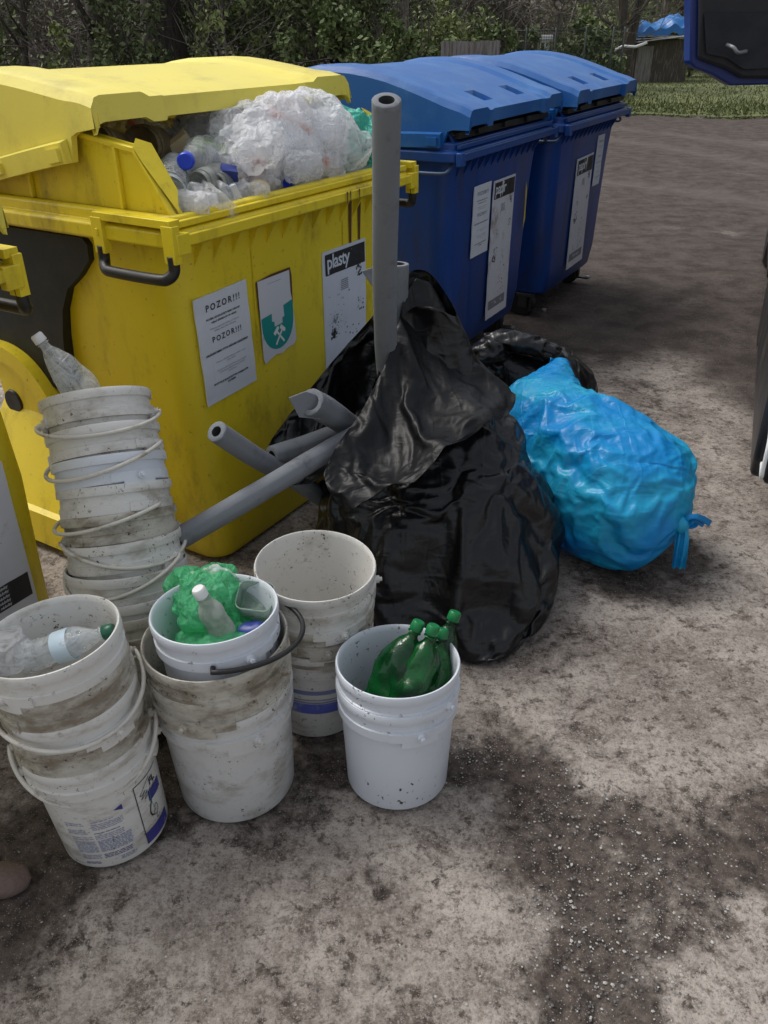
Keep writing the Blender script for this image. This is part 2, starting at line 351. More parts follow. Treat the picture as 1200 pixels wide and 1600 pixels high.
# embedded aggregate: grit of every size in loose clusters
clus = ramp(N, L, nG, .40, .56, .06, 1.)
for sc, th, colr, lo in ((85, .26, (.42, .39, .35), .60), (160, .32, (.38, .36, .33), .52), (52, .24, (.05, .04, .035), .52), (240, .34, (.50, .475, .44), .56)):
    vo = N.new('ShaderNodeTexVoronoi'); vo.inputs['Scale'].default_value = sc; L.new(v, vo.inputs['Vector'])
    sel = N.new('ShaderNodeSeparateColor'); L.new(vo.outputs['Color'], sel.inputs[0])
    k = math_(N, L, 'MULTIPLY', ramp(N, L, vo.outputs['Distance'], th*.5, th, 1, 0), ramp(N, L, sel.outputs[0], lo+.15, lo+.35, 0, .7))
    c = mix(N, L, math_(N, L, 'MULTIPLY', k, clus), c, colr)
L.new(c, B.inputs['Base Color'])
L.new(ramp(N, L, dv, .3, .7, .92, .72), B.inputs['Roughness']); B.inputs['Specular IOR Level'].default_value = .25
hh = math_(N, L, 'ADD', math_(N, L, 'MULTIPLY', nB, 1.), math_(N, L, 'MULTIPLY', nC, .5))
bump(N, L, B, math_(N, L, 'ADD', hh, math_(N, L, 'MULTIPLY', nF, -1.2)), .9, .010)
me.materials.append(m)

# loose grit lying in the damp hollows and over the slab
ico_v = np.array([[0, 0, 1], [.9, 0, .3], [.28, .85, .3], [-.72, .53, .3], [-.72, -.53, .3], [.28, -.85, .3], [0, 0, -.6]])
ico_f = [(0, 1, 2), (0, 2, 3), (0, 3, 4), (0, 4, 5), (0, 5, 1), (6, 2, 1), (6, 3, 2), (6, 4, 3), (6, 5, 4), (6, 1, 5)]
g = MB()
def scatter(n, fn, smin, smax, mi):
    for _ in range(n):
        u, vv = fn(); p = at(u, vv); s_ = random.uniform(smin, smax)*random.uniform(.5, 1)
        a = random.random()*6.3; ca, sa = math.cos(a), math.sin(a)
        Q = ico_v*np.array([s_*random.uniform(.7, 1.4), s_, s_*.6])*rng.uniform(.75, 1.25, (7, 1))
        Q = np.stack([Q[:, 0]*ca-Q[:, 1]*sa, Q[:, 0]*sa+Q[:, 1]*ca, Q[:, 2]], 1); g.add(Q+[p[0], p[1], .0], ico_f, mi)
dark = [(830, 1270, 110), (940, 1320, 110), (1010, 1480, 120), (1060, 1350, 120), (900, 1200, 90), (950, 1540, 120), (740, 1180, 50), (860, 1420, 80)]
def fdark():
    c_ = random.choice(dark); return random.gauss(c_[0], c_[2]*.5), random.gauss(c_[1], c_[2]*.45)
def fall(): return random.uniform(0, 1200), random.uniform(950, 1600)
def fbase(): return random.gauss(950, 150), random.gauss(900, 60)
for mi_, k_ in ((0, 1.), (1, 1.), (2, .7)):
    scatter(int(480*k_), fdark, .0009, .0048, mi_); scatter(int(480*k_), fall, .0008, .0036, mi_)
scatter(200, lambda: (random.uniform(880, 1200), random.uniform(560, 950)), .0015, .004, 0)
M['grit_a'] = plain('grit_grey', (.22, .21, .20), .8, .3, 50); M['grit_b'] = plain('grit_pale', (.40, .385, .36), .8, .3, 50); M['grit_c'] = plain('grit_dark', (.10, .10, .105), .7, .3, 50)
go = g.build('loose_grit', [M['grit_a'], M['grit_b'], M['grit_c']], smooth=0, fix=False)
tag(go, 'loose pale and grey grit scattered over the dirty yard', 'gravel', kind='stuff')

# ------------------------------------------------------------------ wheeled refuse containers
BL, BR_, RIMZ = 1.30, .53, 1.13
def smooth01(t): t = min(1, max(0, t)); return t*t*(3-2*t)
LIDP = [(-.545, 1.252), (-.548, 1.318), (-.50, 1.338), (-.42, 1.366), (-.33, 1.396), (-.24, 1.424), (-.15, 1.449), (-.06, 1.467), (.03, 1.479), (.12, 1.484), (.21, 1.482), (.30, 1.466), (.38, 1.43), (.45, 1.36), (.50, 1.27), (.52, 1.15)]
def lid_mesh(B, grips=True):
    # dome lid: front skirt, arched top with raised side bands and two square grips, flat side walls with a lower flange
    xs = sorted(set([round(x, 4) for x in np.linspace(-.62, .62, 63)]+[-.43, .43, -.40, .40, -.26, -.16, .16, .26, -.265, -.155, .155, .265, -.31, .31, -.35, .35]))
    prof = []
    LP = np.array(LIDP)
    tt = np.linspace(0, 1, 5)[:-1]
    for i in range(len(LP)-1):
        k = 2 if i == 0 else 4
        for j in range(k): prof.append(LP[i]+(LP[i+1]-LP[i])*j/k)
    prof.append(LP[-1]); prof = np.array(prof)
    arc = spline(LP[1:], 140)
    R = []
    for x in xs:
        ax = abs(x); ring = []
        raised = .014*smooth01((ax-.40)/.03)
        edge = -.03*smooth01((ax-.585)/.035)**2
        jut = -.020*smooth01((ax-.33)/.02)              # outer thirds of the front skirt jut forward
        for (y, z) in prof:
            fr = smooth01((-.15-y)/.35)
            t = smooth01((.47-y)/.1)
            dz = (raised+edge)*t; dy = jut*smooth01((-.44-y)/.07)
            if y < -.52 and z < 1.30 and ax < .33: z = z+.012
            if grips and .16 <= ax <= .26 and -.47 < y < -.375: dz -= .030       # square grip recess
            ring.append((x, y+dy, z+dz))
        R.append(ring)
    R = np.array(R)                      # x stations, profile
    B.rings(list(R), closed=False)
    # under-skin 12 mm below, front lip joining them
    U = R.copy(); U[:, :, 2] -= .014; U[:, :3, 1] += .016
    B.rings(list(U[:, 2:]), closed=False)
    B.rings([R[:, 0], U[:, 0]+[0, .0, .014]], closed=False)
    B.rings([U[:, 0]+[0, 0, .014], U[:, 2]], closed=False)
    for s in (-1, 1):                    # side walls
        i = 0 if s < 0 else -1
        top = R[i][2:]; lows = []
        for (x, y, z) in top:
            if y < -.470: lo = (y, max(1.252, z-.10))
            elif y < -.44: lo = (y, 1.252-(.072)*smooth01((y+.470)/.03))
            else: lo = (y, 1.18-.012*smooth01((y+.44)/.5))
            lows.append((x+s*.006, lo[0], min(lo[1], z)))
        B.rings([top, np.array(lows)], closed=False)
        inner = np.array(lows); inner[:, 0] -= s*.02; tin = top.copy(); tin[:, 0] -= s*.02; tin[:, 2] -= .014
        B.rings([np.array(lows), inner, tin], closed=False)
        q = np.array([p for p in lows if p[1] > -.445])
        a1 = q+[s*.024, 0, 0]; a2 = a1+[0, 0, .055]; a3 = q+[0, 0, .062]
        B.rings([q, a1, a2, a3], closed=False); B.add([q[0], a1[0], a2[0], a3[0]], [(0, 1, 2, 3)])
        B.box((s*.652, -.40, 1.205), (.018, .055, .035)); B.box((s*.652, -.12, 1.20), (.018, .06, .03))
    return B
def make_container(kind):
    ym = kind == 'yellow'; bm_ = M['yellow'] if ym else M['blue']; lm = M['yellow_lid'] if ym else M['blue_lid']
    t = empty(kind+'_container')
    zb = .012 if ym else .14
    b = MB(); secs = [(zb, .47, .395, .08), (zb+.03, .51, .425, .10), (.30, .535, .441, .10), (.6, .558, .446, .10), (.9, .58, .454, .10), (1.04, .59, .462, .09), (1.125, .592, .466, .08)]
    if ym: secs = [(zb, .535, .44, .08), (zb+.03, .555, .452, .09), (.30, .56, .453, .10), (.6, .57, .455, .10), (.9, .582, .458, .10), (1.04, .59, .462, .09), (1.125, .592, .466, .08)]
    outer = [rrect(hx, hy, r, z, 7) for z, hx, hy, r in secs]
    inner = [rrect(hx-.02, hy-.02, r-.015, z, 7) for z, hx, hy, r in secs[::-1] if z > zb+.02]
    b.rings(outer+inner, cap0=True, cap1=True)
    # front ribs: gussets fanning under the rim, shallow vertical beads down the face
    for i in range(13):
        x = -.50+i*.083
        b.add([(x-.003, -.466, 1.12), (x+.003, -.466, 1.12), (x+.003, -.505, 1.12), (x-.003, -.505, 1.12), (x-.003-.01, -.455, 1.03), (x+.003-.01, -.455, 1.03)],
              [(0, 3, 4), (1, 5, 2), (3, 2, 5, 4), (0, 4, 5, 1), (0, 1, 2, 3)])
    for x in (-.255, .255):
        b.add([(x-.003, -.4655, 1.04), (x+.003, -.4655, 1.04), (x+.003, -.440, .14), (x-.003, -.440, .14)], [(0, 1, 2, 3)])
    body = b.build('body', bm_, t, 40)
    # rim: double stepped comb lip in front, plain ledge at the sides and back
    r = MB()
    prof = [(0, 1.118), (.052, 1.118), (.060, 1.124), (.060, 1.160), (.052, 1.166), (.036, 1.167), (.036, 1.195), (.030, 1.200), (.008, 1.200), (0, 1.194), (0, 1.118)]
    R = [rrect(.590+o, .470+o, .035+o*.5, z, 5) for o, z in prof]
    r.rings(R)
    r.box((0, -.537, 1.142), (1.24, .018, .030)); r.box((0, -.513, 1.181), (1.22, .018, .018))
    for s in (-1, 1): r.box((s*.625, -.535, 1.135), (.05, .026, .056))
    r.build('rim', bm_ if ym else M['blue_rim'], t, 40, bevel=.003)
    if not ym:
        e_ = MB(); e_.box((0, -.549, 1.158), (1.235, .004, .004)); e_.box((0, -.5235, 1.191), (1.215, .004, .004)); e_.build('rim_highlight', M['blue_highlight'], t, 0)  # pale strips paint in the highlight lines along the stepped lip
    # side cheeks the dome lid slides between
    for s in (-1, 1):
        c_ = MB(); pl = [(-.489, 1.196), (-.368, 1.366), (-.319, 1.372), (-.134, 1.400), (.10, 1.415), (.30, 1.40), (.42, 1.33), (.47, 1.196)]
        c_.prism([(p[0], p[1]) for p in pl], 0, s*.575-.008, s*.575+.008)
        ed = np.array(pl[:7])
        fl = [np.stack([np.full(7, s*.575+a), ed[:, 0]+dy, ed[:, 1]+dz], 1) for a, dy, dz in ((-.022*1, 0, 0), (.022, 0, 0), (.022, .004, -.014), (-.022, .004, -.014))]
        c_.rings(fl, closed=False, loop=True)
        c_.add([f_[0] for f_ in fl], [(0, 1, 2, 3)]); c_.add([f_[-1] for f_ in fl], [(0, 1, 2, 3)])
        if ym:   # wide flat wing near the front of the cheek
            c_.add([(s*.597, -.372, 1.366), (s*.562, -.350, 1.385), (s*.540, -.385, 1.372), (s*.548, -.47, 1.26), (s*.575, -.492, 1.204), (s*.597, -.40, 1.33)], [(0, 1, 2, 3, 4, 5)])
        c_.box((s*.590, -.292, 1.285), (.014, .012, .17)); c_.box((s*.590, .10, 1.30), (.014, .012, .2))
        c_.build('side_cheek', bm_, t, 30, bevel=.002)
    # handles on both ends
    for s in (-1, 1):
        if ym:
            br = MB(); br.box((s*.648, -.247, 1.135), (.028, .042, .10)); br.box((s*.648, -.553+.03, 1.135), (.028, .042, .10))
            br.box((s*.640, -.385, 1.188), (.04, .30, .022)); br.box((s*.6635, -.247, 1.145), (.003, .010, .018)); 
            br.build('handle_bracket', bm_, t, 30, bevel=.004)
            h = MB(); P_ = spline([(s*.650, -.247, 1.105), (s*.652, -.247, 1.065), (s*.665, -.262, 1.045), (s*.672, -.30, 1.040), (s*.672, -.47, 1.040), (s*.665, -.508, 1.045), (s*.652, -.523, 1.065), (s*.650, -.523, 1.105)], 40)
            h.tube(P_, .0165, 12); h.build('handle', M['black'], t, 180)
        else:
            h = MB(); h.tube(spline([(s*.60, -.20, 1.11), (s*.645, -.20, 1.085), (s*.655, -.24, 1.075), (s*.655, -.44, 1.075), (s*.645, -.48, 1.085), (s*.60, -.48, 1.11)], 30), .008, 8)
            h.build('handle', M['steel_blue'], t, 180)
    # lid, closed; the yellow one is slid back round the dome's axis
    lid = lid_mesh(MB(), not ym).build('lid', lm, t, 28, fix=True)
    if ym:
        a = math.radians(-10)
        Mx = Matrix.Translation((0, -.236, 1.472)) @ Matrix.Rotation(a, 4, 'X') @ Matrix.Translation((0, .548, -1.318))
        lid.data.transform(Mx)
    else:
        sb = MB(); sb.rings([rrect(.588, .462, .03, 1.203, 5), rrect(.592, .50, .03, 1.225, 5), rrect(.585, .47, .03, 1.262, 5)]); sb.box((0, -.490, 1.225), (1.16, .03, .03))
        for x in (-.32, .0, .30): sb.box((x, -.512, 1.232), (.17, .02, .026))
        sb.build('rubber_seal', M['black'], t, 30, bevel=.003)
    # castors
    for sx in (() if ym else (-1, 1)):
        for sy in (-1, 1):
            c_ = MB(); x, y = sx*.46, sy*.31
            c_.box((x, y, zb+.012), (.13, .11, .02)); c_.box((x-.034, y+.02, zb-.03), (.006, .06, .09)); c_.box((x+.034, y+.02, zb-.03), (.006, .06, .09))
            if sy < 0: c_.box((x, y-.072, .052), (.045, .10, .012)); c_.box((x, y-.03, (zb+.045)/2), (.062, .014, zb-.04))
            fk = c_.build('castor', M['steel_dark'], t, 30, bevel=.002)
            w = MB(); rr = .066 if ym else .085
            w.rings([[(x+dx, y+.03+r_*math.cos(k*PI/14), rr+.001+r_*math.sin(k*PI/14)) for k in range(28)] for dx, r_ in ((-.024, .012), (-.024, rr*.6), (-.024, rr*.9), (-.016, rr), (.016, rr), (.024, rr*.9), (.024, rr*.6), (.024, .012))], cap0=True, cap1=True)
            w.build('wheel', M['black'], fk, 40)
            if sy < 0:
                pd = MB(); pd.lathe([(0, -.012), (.014, -.010), (.017, 0), (.014, .010), (0, .012)], 12, c=(x, y-.12, .055)); pd.build('brake_pedal', M['steel'], fk, 60)
    return t
M['blue_rim'] = plain('blue_rim_plastic', (.010, .065, .28), .36, .1, 4, .05, 90, dirt=(.03, .06, .14), dirt_lo=.5, dirt_hi=.7, dirt_amt=.5)
M['blue_highlight'] = plain('blue_edge_highlight', (.11, .19, .42), .4, .2, 12)
M['steel_blue'] = plain('painted_bar', (.05, .09, .17), .4, .2, 14)
M['steel_dark'] = plain('dirty_steel', (.05, .052, .055), .5, .3, 14, metal=.4, dirt=(.12, .08, .05))
POSE = {'Y': (-.667, 3.145, 1.01), 'B2': (.193, 4.75, 1.06), 'B3': (.90, 5.91, 1.055)}
class Fr:
    def __init__(s, k):
        x, y, th = POSE[k]; s.o = np.array([x, y, 0.]); s.th = th
        s.ex = np.array([math.cos(th), math.sin(th), 0]); s.ey = np.array([-math.sin(th), math.cos(th), 0])
    def w(s, x, y, z): return s.o+s.ex*x+s.ey*y+np.array([0, 0, z])
FY = Fr('Y')
yb = make_container('yellow'); yb.location = (POSE['Y'][0], POSE['Y'][1], 0); yb.rotation_euler.z = POSE['Y'][2]
tag(yb, 'big yellow plastics container with its dome lid slid open and rubbish heaped up inside', 'container', 'wheeled recycling containers in a row')
b2 = make_container('blue'); b2.location = (POSE['B2'][0], POSE['B2'][1], 0); b2.rotation_euler.z = POSE['B2'][2]
tag(b2, 'nearer blue paper container, right behind the tall grey tube', 'container', 'wheeled recycling containers in a row')
b3 = copy_tree(b2); b3.location = (POSE['B3'][0], POSE['B3'][1], 0); b3.rotation_euler.z = POSE['B3'][2]
tag(b3, 'farther blue paper container at the far end of the row', 'container')
y2 = copy_tree(yb)
# neighbouring yellow container, cut by the left edge: its front right corner stands beside the bucket tower
c0 = at(27, 432, 1.13); th2 = 1.03
y2.rotation_euler.z = th2
o2 = c0-np.array([math.cos(th2), math.sin(th2), 0])*.65-np.array([-math.sin(th2), math.cos(th2), 0])*(-.53)
y2.location = (o2[0]+.004, o2[1], 0)
for ch in [x for x in COL.objects if x.parent == y2 and x.name.startswith('body')]:
    ch.data = ch.data.copy()
    for v_ in ch.data.vertices:
        if v_.co.z < 1.0: v_.co.x *= 1+.055*min(1, (1.0-v_.co.z)*3); v_.co.y *= 1+.075*min(1, (1.0-v_.co.z)*3)
tag(y2, 'yellow container left of the bucket tower, cut off by the picture edge', 'container')
for ch in [x for x in COL.objects if x.parent == y2 and x.name.startswith('lid')]:      # this one is shut
    nm = lid_mesh(MB(), False).build('lid', M['yellow_lid'], y2, 28); bpy.data.objects.remove(ch)

# black plate painting in the shade of the side recess, and the curved bracket with its hole, on the end of the open container
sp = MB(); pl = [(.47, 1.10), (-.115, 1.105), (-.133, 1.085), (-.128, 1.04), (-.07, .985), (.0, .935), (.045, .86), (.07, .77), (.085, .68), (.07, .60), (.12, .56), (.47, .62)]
sp.prism(pl, 0, -.612, -.555); sp.build('side_recess_shade', M['recess_shade'], yb, 30)
ab = MB()
outer = spline([(.47, .70), (.36, .695), (.26, .655), (.18, .57), (.13, .47), (.115, .36)], 24); inner_ = spline([(.47, .64), (.36, .635), (.29, .60), (.225, .53), (.185, .44), (.17, .36)], 24)
for k in range(23):
    ab.prism([outer[k], outer[k+1], inner_[k+1], inner_[k]], 0, -.655, -.52)
ab.prism([(.47, .66), (.30, .62), (.20, .5), (.16, .36), (.16, .14), (.43, .14)], 0, -.625, -.52)
sec = [(.50, .10, .47, -.60, -.52), (.44, .06, .48, -.635, -.52), (.30, .0, .50, -.70, -.50), (.16, -.06, .52, -.765, -.48), (.15, -.07, .53, -.785, -.47), (.035, -.08, .54, -.80, -.46)]
ab.rings([[(x0, y0, z_), (x0, y1, z_), (x1, y1, z_), (x1, y0, z_)] for z_, y0, y1, x0, x1 in sec], cap0=True, cap1=True)
ab.build('side_bracket', M['yellow'], yb, 0)
hb = MB(); hc = (.405, .475)
hb.rings([[(dx, hc[0]+r_*math.cos(k*PI/12), hc[1]+r_*math.sin(k*PI/12)) for k in range(24)] for dx, r_ in ((-.623, .046), (-.634, .042), (-.634, .030), (-.632, .002))]); hb.build('bracket_hole', M['black'], yb, 30)

# ---- labels on the containers
def front_y(z): return -float(np.interp(z, [.06, .30, .6, .9, 1.04, 1.125], [.452, .4535, .4555, .459, .463, .467]))
class Sheet:
    """thin sheet on the sloping front; local x right, y up, from its centre; text and marks lie 0.4 mm proud of it"""
    wk = 1.; off = 0.
    def __init__(s, cx, cz, w, h, rot=0., curl=0.):
        s.cx, s.cz, s.w, s.h, s.rot, s.curl = cx, cz, w, h, rot, curl; s.b = MB(); s.mats = []
    def P(s, x, y, lift):
        c_, s_ = math.cos(s.rot), math.sin(s.rot)
        X = s.cx+x*c_-y*s_; Z = s.cz+x*s_+y*c_
        wob = s.wk*.0022*math.sin(x*38+s.cx*9)*math.cos(y*23+2)+s.curl*max(0, abs(y)/(s.h/2)-.8)*.05
        return (X, front_y(Z)-.0035-s.off-lift-abs(wob), Z)
    def mi(s, m):
        if m not in s.mats: s.mats.append(m)
        return s.mats.index(m)
    def sheet(s, mat, poly=None):
        nx_, ny_ = 14, 20; k = s.mi(mat)
        if poly is None:
            V = [s.P(s.w*(i/nx_-.5), s.h*(j/ny_-.5), l) for l in (0, ) for j in range(ny_+1) for i in range(nx_+1)]
            F = [(j*(nx_+1)+i, j*(nx_+1)+i+1, (j+1)*(nx_+1)+i+1, (j+1)*(nx_+1)+i) for j in range(ny_) for i in range(nx_)]
            s.b.add(V, F, k)
            E = [s.P(s.w*(i/nx_-.5), -s.h/2, 0) for i in range(nx_+1)]+[s.P(s.w/2, s.h*(j/ny_-.5), 0) for j in range(ny_+1)]+[s.P(s.w*(.5-i/nx_), s.h/2, 0) for i in range(nx_+1)]+[s.P(-s.w/2, s.h*(.5-j/ny_), 0) for j in range(ny_+1)]
            E = np.array(E); s.b.rings([E, E+[0, .004, 0]], mi=k)
        else: s.poly(poly, mat, 0.)
        return s
    def poly(s, pts, mat, lift=.0006):
        s.b.add([s.P(x, y, lift) for x, y in pts], [tuple(range(len(pts)))], s.mi(mat)); return s
    def rect(s, x, y, w, h, mat, lift=.0006):
        n = max(1, int(w/.02)); k = s.mi(mat)
        for i in range(n):
            a, b = x-w/2+w*i/n, x-w/2+w*(i+1)/n
            s.b.add([s.P(a, y-h/2, lift), s.P(b, y-h/2, lift), s.P(b, y+h/2, lift), s.P(a, y+h/2, lift)], [(0, 1, 2, 3)], k)
        return s
    def text(s, t, x, y, size, mat, bold=0., sp=1., align='CENTER', lift=.0011, sx=1.):
        V, F = text_mesh(t, size, bold, sp, align)
        s.b.add([s.P(x+p[0]*sx, y+p[1], lift) for p in V], F, s.mi(mat)); return s
    def scribble(s, x, y, w, h, n, mat, size=.004, lift=.0008):
        for _ in range(n):
            a, b = x+random.uniform(-w, w)/2, y+random.uniform(-h, h)/2; q = size*random.uniform(.4, 1.3)
            s.poly([(a+q*random.uniform(.5, 1)*math.cos(k*1.257), b+q*random.uniform(.5, 1)*math.sin(k*1.257)) for k in range(5)], mat, lift)
        return s
    def build(s, name, parent): return s.b.build(name, [M[k] for k in s.mats], parent, 0, fix=False)
def notice(cx, cz, w, h, rot, parent, full=True, label=None):
    q = Sheet(cx, cz, w, h, rot); q.sheet('paper'); k = w/.25
    I = 'ink' if full else 'ink_grey'
    q.text('POZOR!!!', .005*k, h*.355, .030*k, I, .0006, 1.35)
    q.text('PROSÍME NEODKLÁDEJTE MIMO NÁDOBY', 0, h*.275, .0086*k, I, .0002)
    q.text('odpad ukládejte jen do nádob', 0, h*.24, .0100*k, I, .0002)
    q.text('Odložený odpad mimo nádoby je porušením', 0, h*.185, .0078*k, 'ink_grey'); q.text('vyhlášky města a bude pokutován', 0, h*.160, .0078*k, 'ink_grey')
    q.text('POZOR!!!', .005*k, h*.065, .026*k, I, .0005, 1.35)
    q.text('UKLÁDÁNÍ MIMO TYTO NÁDOBY ZAKÁZÁNO', 0, -h*.045, .0098*k, I, .0004)
    for i, t_ in enumerate(('Prosíme o udržování čistoty a pořádku v okolí', 'těchto nádob')): q.text(t_, .01*k, -h*(.135+.024*i), .0076*k, 'ink_grey')
    for i, t_ in enumerate(('Jakékoliv porušení bude řešeno jako přestupek', 'podle zákona, děkujeme všem občanům', 'za pochopení')): q.text(t_, .01*k, -h*(.215+.024*i), .0076*k, 'ink_grey')
    q.text('PROSTOR JE MONITOROVÁN KAMEROVÝM', 0, -h*.335, .0088*k, I, .0003); q.text('SYSTÉMEM', 0, -h*.365, .0088*k, I, .0003)
    o = q.build('notice_sheet', parent)
    if label: o['label'] = label
    return o
notice(-.408, .779, .242, .345, math.radians(2.5), yb)
# torn emblem sticker: teal shield with a castle notch, crossed hammers in white
q = Sheet(-.148, .805, .20, .275, math.radians(1.)); q.wk = 0.
q.sheet('rust', [(-.096, .131), (-.02, .139), (.084, .139), (.091, .11), (.088, .0), (-.090, -.05), (-.095, .05)])
q.rect(-.006, .0, .168, .262, 'paper_worn', .0007); q.poly([(-.090, -.130), (.078, -.130), (.04, -.133), (.012, -.142), (-.02, -.136), (-.05, -.143), (-.084, -.152)], 'paper_worn', .0007); q.poly([(.078, -.13), (.078, .06), (.086, .02), (.092, -.06), (.095, -.116)], 'paper_worn', .0007)
sh = [(-.086, .005), (-.03, .010), (-.032, -.018), (-.020, -.020), (-.019, -.038), (.024, -.036), (.024, -.018), (.036, -.016), (.034, .022), (.085, .030)]
for k in range(15):
    a = k*PI/14; sh.append((-.001+.088*math.cos(a)**1 if False else .0+.086*math.cos(a), -.012-.108*math.sin(a)**.85))
q.poly(sh, 'teal', .0012)
def hammer(s):
    a = s*math.radians(40); c_, s_ = math.cos(a), math.sin(a); T = lambda x, y: (.004+x*c_-y*s_, -.075+x*s_+y*c_)
    q.poly([T(-.004, -.035), T(.004, -.035), T(.004, .03), T(-.004, .03)], 'white_plastic', .0017)
    q.poly([T(-.016, .020), T(.013, .020), T(.018, .026), T(.013, .034), T(-.016, .034)], 'white_plastic', .0018)
hammer(1); hammer(-1)
q.rect(-.005, .11, .07, .004, 'ink_lblue', .001); q.poly([(-.012, .10), (-.009, .10), (-.011, .03), (-.016, .005)], 'ink_grey', .001)
q.build('emblem_sticker', yb)
def sort_label(word, cx, cz, w, h, rot, parent, worn, drop=()):
    q = Sheet(cx, cz, w, h, rot); q.sheet('paper' if not worn else 'paper_worn')
    bh = w*.27; top = h/2-.012
    q.rect(.004, top-bh/2, w*.93, bh, 'ink', .0008)
    V = q.text(word, -w*.42, top-bh*.70, bh*.95, 'paper', .0012, .9, 'LEFT', .0024)
    for i in drop: q.poly([(-w*.22+i*.03, top+.001), (-w*.22+i*.03+.022, top+.001), (-w*.22+i*.03+.016, top-bh*.35), (-w*.22+i*.03+.020, top-bh*.7), (-w*.22+i*.03+.008, top-bh*.95), (-w*.22+i*.03+.004, top-bh*.5)], 'paper_worn', .0011)
    for i in range(6): q.rect(-.005, top-bh-.035-i*.007, .05, .0035, 'ink_grey', .0008)
    q.scribble(w*.33, top-bh-.02, .035, .05, 26, 'ink', .006); q.scribble(w*.1, top-bh-.08, .01, .02, 3, 'ink', .004)
    q.scribble(w*.36, top-bh-.15, .04, .05, 16, 'ink', .005); q.scribble(-w*.25, top-bh-.17, .03, .03, 14, 'ink_grey', .006); q.scribble(-w*.2, top-bh-.14, .12, .14, 40, 'ink_grey', .003)
    if h > .5:
        q.scribble(-w*.25, -h*.02, .05, .06, 24, 'ink_grey', .007); q.scribble(-w*.3, -h*.06, .04, .03, 26, 'ink', .007); q.scribble(w*.15, -h*.2, .1, .2, 30, 'rust', .005)
        q.rect(-.01, -h*.40, w*.78, .050, 'ink_grey', .0008); q.text('Třiďte odpad', -.01, -h*.41, .026, 'paper', .0004, 1., 'CENTER', .0013)
    return q.build('sorting_label', parent)
sort_label('plasty', .262, .675, .278, .56, math.radians(.3), yb, False, ())
notice(-.19, .80, .212, .342, 0, b2, False)
sort_label('papír', .100, .603, .300, .72, 0, b2, True, (1,))
sort_label('papír', .0, .59, .330, .68, math.radians(1), b3, True, (3,))
notice(.29, .870, .14, .31, 0, b3, False)
sc = MB(); sc.add([(.425, front_y(.9)-.004, .90), (.445, front_y(.86)-.004, .86), (.455, front_y(.7)-.004, .70), (.43, front_y(.64)-.004, .64), (.437, front_y(.74)-.004, .74)], [(0, 1, 2, 3, 4)]); sc.build('yellow_scratch', M['yellow'], b2, 0)
q = Sheet(.345, .44, .31, .50, 0); q.off = .040; q.sheet('paper_worn')
q.rect(.02, -.12, .25, .075, 'ink', .0008)
for i in range(5): q.text('odpady patří do nádoby', .02, -.150+i*.014, .012, 'paper', .0003, 1., 'CENTER', .002)
q.scribble(0, .1, .2, .15, 60, 'ink_grey', .003)
q.build('sorting_label', y2)
# drips that ran over the front lip
dr = MB()
for x, z0, ln in ((.16, 1.20, .06), (.18, 1.197, .05), (.235, 1.165, .05), (.30, 1.12, .26), (.36, 1.1, .18)):
    y_ = -.5525 if z0 > 1.13 else None
    if y_: dr.add([(x-.004, y_, 1.160), (x+.004, y_, 1.160), (x+.003, y_, 1.160-ln*.6), (x-.001, y_, 1.160-ln*.7)], [(0, 1, 2, 3)])
    else: dr.add([(x-.010, front_y(z0)-.002, z0-.01), (x+.010, front_y(z0)-.002, z0-.01), (x+.006, front_y(z0-ln)-.002, z0-ln), (x, front_y(z0-ln)-.002, z0-ln-.03)], [(0, 1, 2, 3)])
dr.build('drip_stain', M['rust'], yb, 0, fix=False)

